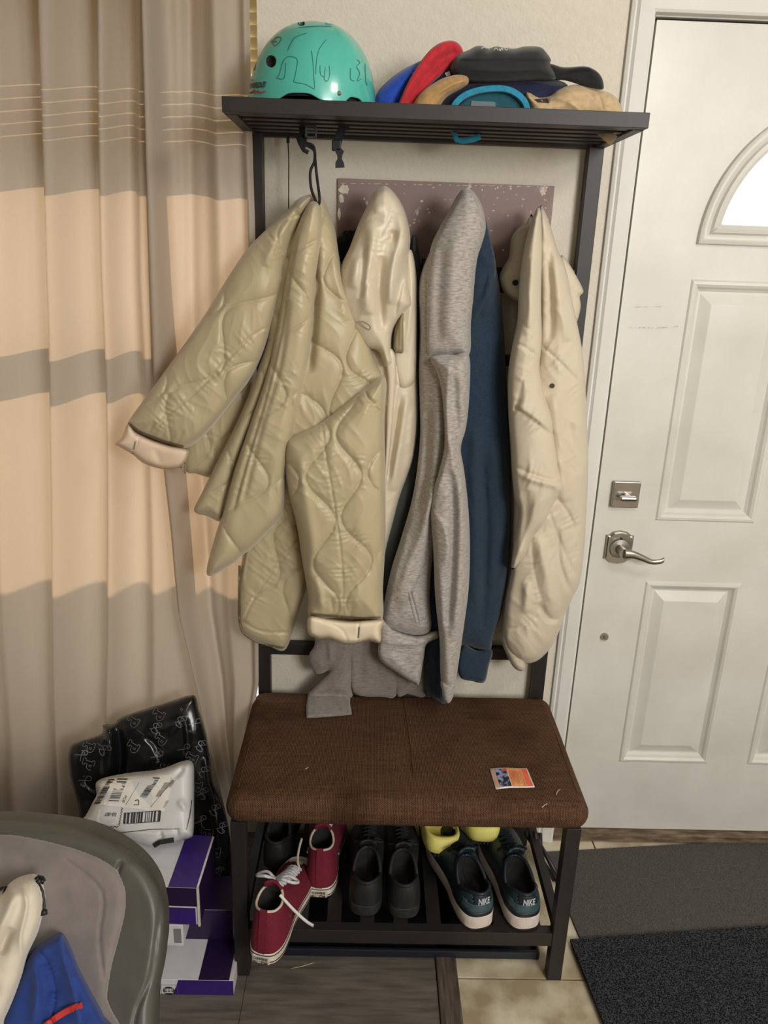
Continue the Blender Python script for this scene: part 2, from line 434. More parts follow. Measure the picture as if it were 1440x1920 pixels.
# casing round the door
cp = [(0, 0), (0, -.009), (.006, -.012), (.010, -.010), (.016, -.015), (.042, -.018), (.047, -.015), (.047, .009)]
V = []
for (a, c) in cp: V += [(.500+a, c, 0), (.500+a, c, 2.1-a), (1.53-a, c, 2.1-a), (1.53-a, c, 0)]
k = len(cp); b = MB(); b.add(V, [[i*4+j, i*4+j+1, (i+1)*4+j+1, (i+1)*4+j] for i in range(k-1) for j in range(3)])
for s_ in ((.548, .5550), (1.4750, 1.482)): b.box(s_[0]-.002*(s_[0] < 1), s_[1]+.002*(s_[0] > 1), .008, .12, 0, 2.055)
b.box(.546, 1.484, .008, .12, 2.0505, 2.06)
props(b.build('trim_1', M_WHITE, smooth=False), kind='structure')
# deadbolt
dc = P(1172, 926, YD-.004)
t = empty('deadbolt', (dc[0], YD-.006, dc[2]-.033), 'square brushed steel deadbolt with thumb turn above the door lever', 'lock')
b = MB().box(dc[0]-.033, dc[0]+.033, YD-.014, YD-.0002, dc[2]-.033, dc[2]+.033, 0, .002); b.build('plate', M_STEEL, t)
b = MB().tube([(dc[0], YD-.014, dc[2]-.004), (dc[0], YD-.024, dc[2]-.004)], .010, 20); b.box(dc[0]-.022, dc[0]+.022, YD-.038, YD-.022, dc[2]-.010, dc[2]+.002, 0, .005); b.build('thumb_turn', M_STEEL, t, smooth=False)
# lever
lc = P(1160, 1026, YD-.004)
t = empty('door_lever', (lc[0], YD-.006, lc[2]-.04), 'satin nickel door lever with arched rosette and wavy handle', 'door handle')


def arch_plate(sx, sz):
    q = [(-1, -.72), (-.82, -.72), (-.72, -.80), (-.5, -.93), (0, -1), (.5, -.93), (.72, -.80), (.82, -.72), (1, -.72), (1, .72), (.82, .72), (.72, .80), (.5, .93), (0, 1), (-.5, .93), (-.72, .80), (-.82, .72), (-1, .72)]
    return [(lc[0]+x*sx, lc[2]+z*sz) for x, z in q]


b = MB(); b.prism(arch_plate(.034, .044), YD-.006, YD-.0002); b.prism(arch_plate(.030, .040), YD-.011, YD-.006)
b.build('rosette', M_STEEL, t)
b = MB(); b.tube([(lc[0], YD-.011, lc[2]), (lc[0], YD-.016, lc[2]), (lc[0], YD-.018, lc[2]), (lc[0], YD-.05, lc[2])], [.026, .024, .013, .012], 24); b.build('hub', M_STEEL, t, smooth='auto')
pts = [(0, 0), (.006, .001), (.022, 0), (.045, -.008), (.068, -.017), (.088, -.016), (.098, -.011)]; c = catmull(pts, False, 6)
V = []; kk = len(c)
for i, (x, z) in enumerate(c):
    f = i/(kk-1); h_ = .013*(1-.55*min(1, f*1.5))+.001; dth = .009*(1-.45*f)
    for q in np.linspace(0, 2*math.pi, 12, endpoint=False): V.append((lc[0]+x, YD-.055+dth*math.cos(q)*.8, lc[2]+z+h_*math.sin(q)))
Fc = [[i*12+j, i*12+(j+1) % 12, (i+1)*12+(j+1) % 12, (i+1)*12+j] for i in range(kk-1) for j in range(12)]+[list(range(12))[::-1], [(kk-1)*12+j for j in range(12)]]
link('lever_handle', V, Fc, M_STEEL, t)
MB().tube([(lc[0]+.001, YD-.0108, lc[2]+.024), (lc[0]+.001, YD-.014, lc[2]+.024)], .004, 12).build('keyhole_pin', M_DARK, t)
pc = P(1134, 1194, YD-.004)
b = MB().tube([(pc[0], YD-.0002, pc[2]), (pc[0], YD-.004, pc[2]), (pc[0], YD-.010, pc[2]), (pc[0], YD-.014, pc[2])], [.010, .010, .008, .004], 18)
props(b.build('door_peg', M_STEEL, smooth='auto'), 'small round steel knob low on the white door below the lever', 'door stop')

# window with blinds behind the curtain
wd = empty('window_1', ((WX0+WX1)/2, .07, WZ0), None, None); wd['kind'] = 'structure'
MV = mat('vinyl_frame', s2l(240, 240, 238), rough=.4)
b = MB()
for bx in ((WX0, WX0+.04, WZ0, WZ1), (WX1-.018, WX1-.001, WZ0, WZ1), (-1.08, -1.02, WZ0, WZ1)): b.box(bx[0], bx[1], .07, .12, bx[2], bx[3])
b.box(WX0, WX1, .07, .12, WZ0, WZ0+.05); b.box(WX0, WX1, .07, .12, WZ1-.05, WZ1); b.build('window_frame', MV, wd)
MB().box(WX0, WX1, .075, .115, 1.30, 1.385).build('meeting_rail', MV, wd)
MB().box(WX0, WX1, .095, .099, WZ0+.05, WZ1-.05).build('pane', mgl, wd)
MBl = mat('blind_slat', s2l(240, 226, 186), rough=.5)
bl = empty('window_blind', ((WX0+WX1)/2, .05, 1.72), 'cream horizontal slat blind half raised behind the long curtains', 'blind')
b = MB().box(WX0+.02, WX1-.006, .03, .065, 2.10, 2.155); b.build('headrail', MBl, bl)
z = 1.80; b = MB()
while z < 2.10:
    M = Matrix.Translation((0, .048, z)) @ Matrix.Rotation(math.radians(-33 if z < 1.925 else -68), 4, 'X')
    b.box(WX0+.02, WX1-.006, -.0125, .0125, -.0006, .0006, M=M); z += .0225
o = b.build('slats', MBl, bl)
MB().box(WX0+.02, WX1-.006, .035, .06, 1.712, 1.79, 0, .003).build('bottom_rail', MBl, bl)
# unseen low wall added outside to cut the sun off the lower curtain
props(MB().box(-3, .3, 1.0, 1.1, -.1, 1.10).build('sun_block_wall', M_WALL), kind='structure')

# curtains ------------------------------------------------------------
mc = bpy.data.materials.new('curtain_cloth'); mc.use_nodes = True; g = mc.node_tree; N = g.nodes
bs = N['Principled BSDF']; bs.inputs['Base Color'].default_value = (*s2l(172, 161, 148), 1); bs.inputs['Roughness'].default_value = .55; bs.inputs['Sheen Weight'].default_value = .15
tl = N.new('ShaderNodeBsdfTranslucent'); tl.inputs[0].default_value = (*s2l(212, 188, 160), 1); mx = N.new('ShaderNodeMixShader'); mx.inputs[0].default_value = .30
tc = N.new('ShaderNodeTexCoord'); no = N.new('ShaderNodeTexNoise'); no.inputs['Scale'].default_value = 420; g.links.new(tc.outputs['Object'], no.inputs[0])
bu = N.new('ShaderNodeBump'); bu.inputs['Strength'].default_value = .25; bu.inputs['Distance'].default_value = .001; g.links.new(no.outputs[0], bu.inputs['Height']); g.links.new(bu.outputs[0], bs.inputs['Normal'])
g.links.new(bs.outputs[0], mx.inputs[1]); g.links.new(tl.outputs[0], mx.inputs[2]); g.links.new(mx.outputs[0], N['Material Output'].inputs[0])


def curtain(name, label, left, right, folds, yb, z0, z1, nu=260, nv=110):
    zz = np.linspace(z1, z0, nv); uu = np.linspace(0, 1, nu)
    L = np.interp(-zz, [-p[1] for p in left], [p[0] for p in left]); Rr = np.interp(-zz, [-p[1] for p in right], [p[0] for p in right])
    V = []
    for k, z in enumerate(zz):
        f = (z1-z)/(z1-z0)
        u = uu+.006*np.sin(z*3.1+uu*9); y = np.zeros(nu)
        for (c0, c1, wd, am, sh) in folds:
            c_ = c0+(c1-c0)*f; t_ = (u-c_)/wd
            y = y+am*1.35*(1-.15*f)*np.where(t_ < 0, np.exp(-(t_/sh)**2), np.exp(-(t_)**2))
        y = y+.0022*np.sin(uu*23+z*3)+.0035*f*np.sin(z*9+uu*14)*(Rr[k]-L[k])+.0012*np.sin(z*17+uu*9)*f
        xw = L[k]+(Rr[k]-L[k])*uu
        V += list(zip(xw, yb-y, np.full(nu, z)))
    Fc = [[j*nu+i, (j+1)*nu+i, (j+1)*nu+i+1, j*nu+i+1] for j in range(nv-1) for i in range(nu-1)]
    return props(link(name, V, Fc, mc), label, 'curtain', 'curtains over the window')


def pz(x, y, Y=-.1): q = P(x, y, Y); return (q[0], q[2])


curtain('curtain', 'long beige curtain, the wide panel reaching the left picture edge', [(-1.42, 2.4), (-1.50, 0)],
        [(-.44, 2.4), (-.44, 1.5), (-.42, .8), (-.40, 0)],
        [(.18, .05, .05, .04, .6), (.32, .16, .05, .04, .6), (.45, .28, .05, .045, .5), (.58, .40, .05, .04, .6), (.70, .52, .055, .045, .5), (.82, .63, .050, .055, .22), (.93, .75, .030, .045, .4), (1.0, .86, .035, .035, .5)], -.045, .03, 2.35)
curtain('curtain', 'narrow beige curtain panel overlapping beside the coat rack post', [pz(262, 0), pz(268, 300), pz(280, 700), pz(316, 1000), pz(330, 1150), pz(385, 1370), pz(430, 1540)],
        [pz(465, 0), pz(469, 200), pz(476, 420), pz(482, 900), pz(483, 1290), pz(462, 1400), pz(450, 1540)],
        [(.05, .08, .13, .035, .35), (.42, .36, .07, -.012, .9), (.70, .66, .16, .020, .6), (.97, .95, .05, .012, .9)], -.075, .03, 2.35, 140)

# ------------------------------------------------------------------ the coat rack bench
X0, X1, HS = -.2766, .4695, 1.822
rk = empty('coat_rack_bench', (X0+(X1-X0)/2, -.25, 0), 'dark metal coat rack with slatted top shelf, hook rails and brown cushioned bench', 'coat rack')
for x in (X0, X1-.032): MB().box(x, x+.032, -.035, -.006, 0, HS-.02, 0, .0015).build('post', M_RACK, rk)
for x in (X0, X1-.032): MB().box(x, x+.032, -.4633, -.4333, 0, .425, 0, .0015).build('front_leg', M_RACK, rk)
b = MB(); DS = .305
b.box(X0-.001, X1+.001, -DS-.003, -DS+.017, HS-.025, HS, 0, .001); b.box(X0, X1, -.028, -.008, HS-.026, HS-.001, 0, .001)
for x in (X0, X1-.02): b.box(x, x+.02, -DS+.016, -.02, HS-.026, HS-.0005, 0, .001)
b.build('shelf_frame', M_RACK, rk)
for i in range(5):
    yc = -.262+i*.0475; MB().box(X0+.019, X1-.019, yc-.0125, yc+.0125, HS-.022, HS-.006, 0, .001).build('shelf_slat', M_RACK, rk)
for (za, zb, nm) in ((1.498, 1.552, 'hook_rail'), (1.338, 1.362, 'back_rail'), (.585, .618, 'back_rail')):
    MB().box(X0+.031, X1-.031, -.030, -.012, za, zb, 0, .001).build(nm, M_RACK, rk)
for hx in (-.12, -.02, .10, .17, .285, .40):
    b = MB().tube([(hx, -.03, 1.54), (hx, -.048, 1.535), (hx, -.060, 1.545), (hx, -.066, 1.565)], .0045, 8); b.tube([(hx, -.03, 1.515), (hx, -.042, 1.505), (hx, -.05, 1.515), (hx, -.052, 1.528)], .004, 8)
    b.build('hook', M_RACK, rk, smooth=True)
b = MB(); b.box(X0+.03, X1-.03, -.460, -.436, .098, .134, 0, .001); b.box(X0+.03, X1-.03, -.033, -.010, .104, .134, 0, .001)
for x in (X0, X1-.026): b.box(x+.003, x+.024, -.436, -.03, .108, .134, 0, .001)
b.build('shoe_shelf_frame', M_RACK, rk)
for i in range(9):
    xc = X0+.07+i*.0757; MB().box(xc-.016, xc+.016, -.437, -.032, .120, .1335).build('shoe_shelf_slat', M_RACK, rk)
for x in (X0, X1-.03): MB().box(x+.002, x+.028, -.435, -.03, .39, .424).build('bench_rail', M_RACK, rk)
# cushion
mcu = bpy.data.materials.new('brown_woven_cloth'); mcu.use_nodes = True; g = mcu.node_tree; N = g.nodes; L = g.links; bs = N['Principled BSDF']; bs.inputs['Roughness'].default_value = .95; bs.inputs['Specular IOR Level'].default_value = .15
tc = N.new('ShaderNodeTexCoord')
w1 = N.new('ShaderNodeTexWave'); w1.bands_direction = 'X'; w1.inputs['Scale'].default_value = 95; w1.inputs['Distortion'].default_value = 1.6; w1.inputs['Detail'].default_value = 2; w1.inputs['Detail Scale'].default_value = 2
w2 = N.new('ShaderNodeTexWave'); w2.bands_direction = 'DIAGONAL'; w2.inputs['Scale'].default_value = 110; w2.inputs['Distortion'].default_value = 2.0
w3 = N.new('ShaderNodeTexNoise'); w3.inputs['Scale'].default_value = 300
n1 = N.new('ShaderNodeTexNoise'); n1.inputs['Scale'].default_value = 7; n1.inputs['Detail'].default_value = 5
n2 = N.new('ShaderNodeTexNoise'); n2.inputs['Scale'].default_value = 60; mp = N.new('ShaderNodeMapping'); mp.inputs['Scale'].default_value = (.25, 3, 3); L.new(tc.outputs['Object'], mp.inputs[0]); L.new(mp.outputs[0], n2.inputs[0])
for q in (w1, w2, n1, w3): L.new(tc.outputs['Object'], q.inputs[0])
mm = N.new('ShaderNodeMath'); mm.operation = 'MULTIPLY'; L.new(w1.outputs[1], mm.inputs[0]); L.new(w3.outputs[0], mm.inputs[1])
ma = N.new('ShaderNodeMath'); ma.operation = 'MULTIPLY_ADD'; L.new(w2.outputs[1], ma.inputs[0]); ma.inputs[1].default_value = .25; L.new(mm.outputs[0], ma.inputs[2])
mb_ = N.new('ShaderNodeMath'); mb_.operation = 'MULTIPLY_ADD'; L.new(n2.outputs[0], mb_.inputs[0]); mb_.inputs[1].default_value = .45; L.new(ma.outputs[0], mb_.inputs[2])
cr = N.new('ShaderNodeValToRGB'); cr.color_ramp.elements[0].position = .25; cr.color_ramp.elements[0].color = (*s2l(36, 23, 16), 1); cr.color_ramp.elements[1].position = .95; cr.color_ramp.elements[1].color = (*s2l(112, 82, 60), 1)
L.new(mb_.outputs[0], cr.inputs[0])
cr2 = N.new('ShaderNodeValToRGB'); cr2.color_ramp.elements[0].position = .33; cr2.color_ramp.elements[0].color = (.62, .58, .56, 1); cr2.color_ramp.elements[1].position = .5; L.new(n1.outputs[0], cr2.inputs[0])
mi_ = N.new('ShaderNodeMixRGB'); mi_.blend_type = 'MULTIPLY'; mi_.inputs[0].default_value = 1; L.new(cr.outputs[0], mi_.inputs[1]); L.new(cr2.outputs[0], mi_.inputs[2]); L.new(mi_.outputs[0], bs.inputs['Base Color'])
bu = N.new('ShaderNodeBump'); bu.inputs['Strength'].default_value = .6; bu.inputs['Distance'].default_value = .0012; L.new(ma.outputs[0], bu.inputs['Height']); L.new(bu.outputs[0], bs.inputs['Normal'])


def rbox(x0, x1, y0, y1, z0, z1, r, nx=90, ny=60, top=None):
    """a box with soft rounded rim: a superellipse shell"""
    cx, cy, cz = (x0+x1)/2, (y0+y1)/2, (z0+z1)/2; hx, hy, hz = (x1-x0)/2, (y1-y0)/2, (z1-z0)/2
    bm = bmesh.new(); bmesh.ops.create_cube(bm, size=2)
    bmesh.ops.subdivide_edges(bm, edges=bm.edges[:], cuts=nx, use_grid_fill=True)
    V = np.array([v.co[:] for v in bm.verts]); Fc = [[v.index for v in f.verts] for f in bm.faces]; bm.verts.index_update(); bm.free()
    # spread the samples towards the rim
    S_ = np.sign(V)*(1-(1-np.abs(V))**1.3)
    p = S_*[hx, hy, hz]; core = np.clip(p, [-hx+r, -hy+r, -min(r*1.0, hz)*0-hz+min(r, hz)], [hx-r, hy-r, hz-min(r, hz)]); dlt = p-core; ln = np.linalg.norm(dlt, axis=1)
    k = ln > 1e-9; q = p.copy(); q[k] = core[k]+dlt[k]/ln[k][:, None]*np.minimum(r, min(r, hz)); q += [cx, cy, cz]
    return q, Fc


V, Fc = rbox(-.2865, .4835, -.476, -.036, .4215, .489, .032, 70)
up = np.clip((V[:, 2]-.45)/.04, 0, 1); x, y = V[:, 0], V[:, 1]
V[:, 2] += up*(.0025*np.sin(x*9+1)*np.sin(y*13)-.0055*np.exp(-((x-.14)/.028)**2-((y+.27)/.10)**2)-.006*np.exp(-((x-.10)/.014)**2-((y+.33)/.05)**2)-.006*np.exp(-((x-.37-(y+.4)*-.1)/.02)**2-((y+.38)/.06)**2)-.004*np.exp(-((y+.10)/.008)**2-((x+.2)/.09)**2))
V[:, 2] -= (1-up)*.003*np.sin(np.clip((x+.28)/.76, 0, 1)*math.pi)*(y < -.4)
cush = link('cushion', V, Fc, mcu, rk)
cush['label'] = 'brown woven cushion'
b = MB(); ms_ = mat('brown_seam_thread', s2l(104, 76, 56), s2l(80, 56, 40), rough=.9, scale=400)
for pts in ([(.100+.012*math.sin(t*2), -.06-.38*t, .4895) for t in np.linspace(0, 1, 14)], [(-.262, -.07-.36*t, .4885) for t in np.linspace(0, 1, 10)], [(.463, -.07-.36*t, .4885) for t in np.linspace(0, 1, 10)]):
    MB().tube(pts, .0009, 6).build('seam', ms_, cush)
# shoe tray under it
mt = mat('navy_tray', s2l(30, 33, 44), rough=.35)
b = MB(); b.box(-.20, .425, -.405, -.06, .001, .006, 0, .002)
for bx in ((-.20, .425, -.410, -.400), (-.20, .425, -.065, -.055)): b.box(bx[0], bx[1], bx[2], bx[3], .001, .024, 0, .003)
for bx in ((-.205, -.195), (.42, .43)): b.box(bx[0], bx[1], -.41, -.055, .001, .024, 0, .003)
props(b.build('boot_tray', mt), 'dark navy plastic boot tray on the floor under the shoe shelf', 'tray')

# painted board behind the hooks
mbd = bpy.data.materials.new('mauve_board'); mbd.use_nodes = True; g = mbd.node_tree; N = g.nodes; L = g.links; bs = N['Principled BSDF']; bs.inputs['Roughness'].default_value = .6
tc = N.new('ShaderNodeTexCoord'); n1 = N.new('ShaderNodeTexNoise'); n1.inputs['Scale'].default_value = 26; n1.inputs['Detail'].default_value = 9; n1.inputs['Roughness'].default_value = .72
n2 = N.new('ShaderNodeTexNoise'); n2.inputs['Scale'].default_value = 3; n3 = N.new('ShaderNodeTexNoise'); n3.inputs['Scale'].default_value = 12
for q in (n1, n2, n3): L.new(tc.outputs['Object'], q.inputs[0])
ad = N.new('ShaderNodeMath'); ad.operation = 'MULTIPLY_ADD'; L.new(n3.outputs[0], ad.inputs[0]); ad.inputs[1].default_value = .45; L.new(n1.outputs[0], ad.inputs[2])
cr = N.new('ShaderNodeValToRGB'); cr.color_ramp.elements[0].position = .875; cr.color_ramp.elements[0].color = (0, 0, 0, 1); cr.color_ramp.elements[1].position = .90; L.new(ad.outputs[0], cr.inputs[0])
c1 = N.new('ShaderNodeValToRGB'); c1.color_ramp.elements[0].color = (*s2l(138, 115, 111), 1); c1.color_ramp.elements[1].color = (*s2l(164, 142, 138), 1); c1.color_ramp.elements[0].position = .35; c1.color_ramp.elements[1].position = .65; L.new(n2.outputs[0], c1.inputs[0])
mi_ = N.new('ShaderNodeMixRGB'); L.new(cr.outputs[0], mi_.inputs[0]); L.new(c1.outputs[0], mi_.inputs[1]); mi_.inputs[2].default_value = (*s2l(226, 214, 200), 1); L.new(mi_.outputs[0], bs.inputs['Base Color'])
bd = empty('backboard', (.14, -.004, 1.50), 'scuffed mauve painted board with chipped white spots behind the hanging coats', 'board')
MB().box(-.088, .378, -.008, -.0005, 1.50, 1.722).build('panel', mbd, bd)
b = MB(); mch = mat('bare_plaster', s2l(232, 222, 206), s2l(214, 200, 180), rough=.9, scale=80)
evb = lambda x, y, lift=.0004: P(x, y, -.008-lift)
g_ = np.random.RandomState(3)
def blob(cx, cy, rx, ry, n=14):
    pts = np.array([(cx+rx*math.cos(t)*(.65+.5*g_.rand()), cy+ry*math.sin(t)*(.65+.5*g_.rand())) for t in np.linspace(0, 2*math.pi, n, endpoint=False)])
    b.add(evb(pts[:, 0], pts[:, 1]), [list(range(n))[::-1]])
blob(645, 355, 11, 10); blob(640, 372, 5, 10); blob(636, 400, 3, 14)
for i in range(60):
    x_ = 700+g_.rand()*330; y_ = 350+g_.rand()**1.6*120; blob(x_, y_, 1+g_.rand()*2.2, .8+g_.rand()*2, 7)
for i in range(24): blob(640+i*16.5+g_.rand()*6, 343.5+i*.30, 2+g_.rand()*6, .8, 6)
b.build('paint_chip', mch, bd)

# ------------------------------------------------------------------ hanging clothes
MQ = mat('quilted_satin', s2l(190, 176, 142), s2l(184, 170, 136), rough=.40, scale=5, sheen=.3, bump=.12, bscale=260, dist=.0006, spec=.45)
MQE = mat('quilt_binding', s2l(140, 128, 98), rough=.6)
MQL = mat('pink_lining', s2l(232, 208, 184), s2l(226, 200, 174), rough=.5, scale=12)
MQLW = mat('cream_lining', s2l(236, 222, 196), s2l(230, 212, 184), rough=.45, scale=12)
MCR = mat('cream_satin', s2l(220, 207, 184), s2l(215, 202, 178), rough=.38, scale=4, sheen=.2, spec=.5)
MG = mat('heather_grey', s2l(190, 184, 178), s2l(146, 138, 132), rough=.92, scale=330, stretch=(.25, .25, 1), bump=.35, bscale=700, sheen=.3, dist=.0006, lo=.3, hi=.7, spec=.2)
MG2 = mat('warm_grey_jersey', s2l(150, 141, 135), s2l(124, 116, 110), rough=.92, scale=360, stretch=(.25, .25, 1), bump=.3, bscale=700, sheen=.3, dist=.0005, lo=.3, hi=.7, spec=.2)
MN = mat('navy_fleece', s2l(46, 61, 78), s2l(38, 52, 68), rough=.95, scale=300, sheen=.15, bump=.4, bscale=600, dist=.0005, spec=.2)
MSL = mat('slate_cloth', s2l(70, 76, 76), s2l(60, 66, 67), rough=.8, scale=20)
MP = mat('beige_puffer', s2l(212, 200, 178), s2l(206, 193, 170), rough=.62, scale=6, sheen=.2, bump=.25, bscale=220, dist=.001)
MFU = mat('black_fur', (.010, .010, .011), rough=1, bump=1, bscale=200, dist=.01)


def ea(x, y, Y): q = P(x, y, Y); return (q[0], q[1], q[2])


# --- black furry hat hooked behind the coats
hat = empty('fur_hat', ea(655, 500, -.05), 'black furry hat on the hook behind the cream coat', 'hat')
pts = []
for i in range(40):
    a = i/40*2*math.pi; r_ = 1+.10*random.uniform(-1, 1); pts.append((658+28*math.cos(a)*r_, 468+38*math.sin(a)*r_))
relief('fur', pts, -.04, .03, MFU, hat, R=20, smooth=False, step=2.5, nz=(.004, 1))

# --- slate garment, furthest back
sl = empty('slate_garment', ea(750, 1150, -.06), 'dark slate garment hanging between the cream coat and the grey hoodie', 'clothing')
relief('sleeve', [(778, 440), (792, 520), (794, 620), (795, 760), (796, 840), (790, 900), (772, 980), (752, 1050), (735, 1110), (722, 1160), (700, 1180), (690, 1120), (705, 1000), (740, 860), (760, 700), (762, 560), (768, 470)], -.060, .035, MSL, sl, R=40, nz=(.003, .5),
       S=[('g', [(770, 900), (745, 1000), (722, 1110)], 8, .006)])

# --- navy sweatshirt
nv = empty('navy_sweatshirt', ea(880, 1300, -.06), 'dark navy blue sweatshirt hanging half behind the heather grey hoodie', 'sweatshirt')
relief('body', [(890, 380), (907, 402), (918, 440), (928, 490), (938, 545), (944, 610), (949, 700), (954, 800), (958, 900), (958, 1010), (952, 1080), (940, 1150), (924, 1196), (915, 1222), (866, 1212), (850, 1240), (838, 1318), (806, 1306), (796, 1290), (798, 1190), (805, 1060), (815, 900), (830, 700), (850, 500), (868, 400)], -.075, .062, MN, nv, R=80, crk=(.004, 92), nz=(.0035, .35),
       S=[('s', [(900, 598), (925, 594), (944, 600)], 1.8, .002), ('s', [(893, 780), (925, 786), (956, 797)], 1.8, .002), ('g', [(905, 440), (922, 520), (905, 590)], 10, .010), ('e', [(926, 500), (915, 550), (895, 590), (886, 610)], 22, .012), ('g', [(930, 820), (935, 950), (925, 1100)], 18, .008), ('g', [(890, 800), (892, 1000), (890, 1150)], 12, .008), ('g', [(800, 1000), (812, 1180), (820, 1290)], 8, .006), ('g', [(905, 850), (912, 1000), (905, 1180)], 8, -.006)])
relief('cuff', [(868, 1210), (895, 1220), (923, 1219), (916, 1250), (908, 1279), (885, 1277), (863, 1270), (858, 1240)], -.095, .030, MN, nv, R=24, er=5, flat=.75, nz=(0, 1), S=[('g', [(868+i*7, 1222), (868+i*7-2, 1270)], 1.8, -.001) for i in range(7)])
relief('hood', [(886, 395), (905, 400), (920, 450), (930, 500), (922, 545), (905, 580), (890, 615), (880, 640), (878, 560), (880, 460)], -.115, .03, MN, nv, R=26, nz=(.003, 1), S=[('e', [(905, 470), (925, 500)], 12, .006)])

# --- grey jersey with its cuff lying on the bench
gj = empty('grey_sweatshirt', ea(660, 1340, -.085), 'warm grey sweatshirt with one ribbed cuff lying on the bench', 'sweatshirt')
relief('sleeve', [(598, 1160), (660, 1160), (662, 1240), (660, 1290), (658, 1308), (620, 1308), (578, 1306), (586, 1292), (606, 1272), (616, 1258), (600, 1264), (590, 1262), (581, 1244), (580, 1226), (590, 1208)], lambda x, y: np.minimum(-.070, -.062+(YZ(x, y, .495)+.062)*np.clip((y-1270)/30, 0, 1)), .028, MG2, gj, R=20, nz=(.002, 1), step=2.2,
       S=[('e', [(655, 1208), (640, 1245), (610, 1272), (585, 1296)], 14, .008), ('e', [(657, 1240), (640, 1275), (618, 1298)], 10, .008), ('e', [(656, 1265), (648, 1285), (632, 1302)], 8, .006), ('g', [(618, 1200), (620, 1240)], 5, .006), ('g', [(590, 1302), (625, 1298), (655, 1304)], 3, -.004), ('g', [(600, 1240), (606, 1262)], 5, .005)])
relief('cuff', [(577, 1303), (615, 1301), (657, 1300), (656, 1320), (660, 1340), (620, 1344), (574, 1347), (574, 1325)], lambda x, y: YZ(x, y, .4925), .016, MG2, gj, tb=.001, R=8, nz=(.001, 1), step=2.0, smooth=False,
       S=[('c', [(575, 1340), (620, 1338), (660, 1334)], 1.6, .0015)])
relief('body', [(654, 1160), (750, 1160), (746, 1220), (743, 1302), (712, 1307), (662, 1299), (656, 1240)], -.070, .020, MG2, gj, R=14, er=5, flat=.7, nz=(.0025, .5), step=2.5, S=[('s', [(658, 1263), (700, 1266), (744, 1264)], 1.6, .0015), ('g', [(690, 1180), (688, 1290)], 8, .003)])
relief('hem', [(740, 1200), (800, 1200), (800, 1262), (796, 1306), (764, 1302), (742, 1300)], -.062, .018, MG2, gj, R=14, er=5, flat=.7, nz=(.003, 1), step=2.5, S=[('e', [(798, 1256), (770, 1280), (746, 1296)], 10, .006), ('g', [(798, 1286), (770, 1296)], 3, .003)])

# --- heather grey hoodie
gh = empty('grey_hoodie', ea(830, 1310, -.11), 'heather grey hooded sweatshirt hanging by its hood in front of the navy one', 'hoodie')
relief('body', [(835, 420), (812, 460), (792, 505), (785, 545), (787, 620), (785, 690), (787, 760), (787, 830), (775, 925), (753, 1005), (734, 1065), (722, 1120), (716, 1160), (722, 1176), (760, 1190), (798, 1192), (810, 1175), (806, 1120), (812, 1050), (835, 950), (860, 830), (878, 740), (880, 640), (870, 500)], -.115, .065, MG, gh, R=70, crk=(.003, 110), nz=(.003, .35),
       S=[('s', [(783, 688), (800, 684), (815, 680)], 1.8, .002), ('g', [(800, 520), (796, 600), (800, 680)], 12, .008), ('e', [(824, 905), (806, 960), (800, 1010), (788, 1070), (752, 1150)], 16, .014), ('g', [(818, 700), (820, 800), (812, 900), (795, 990), (765, 1060), (745, 1130)], 12, .010), ('g', [(800, 760), (798, 880), (780, 960)], 9, -.010), ('g', [(765, 1000), (738, 1090), (728, 1150)], 8, .007), ('c', [(800, 1040), (793, 1090), (790, 1140), (786, 1168)], 2, .004)])
relief('hood', [(869, 354), (884, 356), (897, 372), (906, 392), (911, 425), (905, 455), (897, 480), (892, 510), (888, 560), (883, 610), (880, 664), (850, 668), (812, 670), (798, 668), (797, 610), (797, 540), (806, 470), (822, 430), (838, 402), (855, 370)], -.135, .075, MG, gh, R=48, nz=(.0025, .4),
       S=[('g', [(905, 395), (907, 430), (893, 475)], 3, -.006), ('c', [(896, 376), (903, 400), (905, 440), (890, 478)], 1.6, .003), ('e', [(808, 480), (802, 560), (806, 660)], 20, .010), ('g', [(860, 420), (850, 520), (846, 640)], 16, .006), ('g', [(830, 460), (822, 560), (822, 650)], 9, -.005), ('s', [(800, 660), (840, 662), (880, 660)], 1.8, .0025)])
relief('sleeve', [(806, 672), (822, 664), (850, 664), (879, 664), (880, 740), (874, 800), (864, 840), (870, 880), (878, 950), (881, 1020), (879, 1100), (869, 1180), (857, 1262), (852, 1286), (828, 1282), (824, 1200), (816, 1120), (812, 1030), (806, 975), (808, 930), (822, 880), (832, 830), (828, 750), (818, 700)], -.165, .062, MG, gh, R=34, crk=(.003, 85), nz=(.003, .4),
       S=[('e', [(846, 668), (842, 740), (838, 800), (850, 850), (858, 900)], 14, .010), ('g', [(850, 700), (856, 790), (866, 860)], 8, -.010), ('g', [(820, 700), (836, 800), (832, 870), (815, 930)], 7, .008), ('e', [(808, 955), (828, 975), (842, 1010), (842, 1070)], 14, .010), ('g', [(862, 880), (866, 980), (862, 1100), (852, 1200)], 9, .010), ('g', [(843, 880), (850, 960), (846, 1090), (838, 1180)], 7, -.010), ('g', [(826, 1060), (832, 1160), (836, 1260)], 8, .006), ('s', [(865, 805), (872, 812), (878, 810)], 1.5, .002), ('e', [(812, 1000), (826, 1090), (828, 1180)], 7, .004)])
relief('cuff', [(827, 1276), (853, 1281), (851, 1300), (846, 1314), (839, 1319), (831, 1312), (829, 1298)], -.168, .040, MG, gh, R=14, er=5, flat=.7, nz=(0, 1), step=2.2, S=[('g', [(829+i*4, 1282), (830+i*3.6, 1314)], 1.1, -.0007) for i in range(6)])
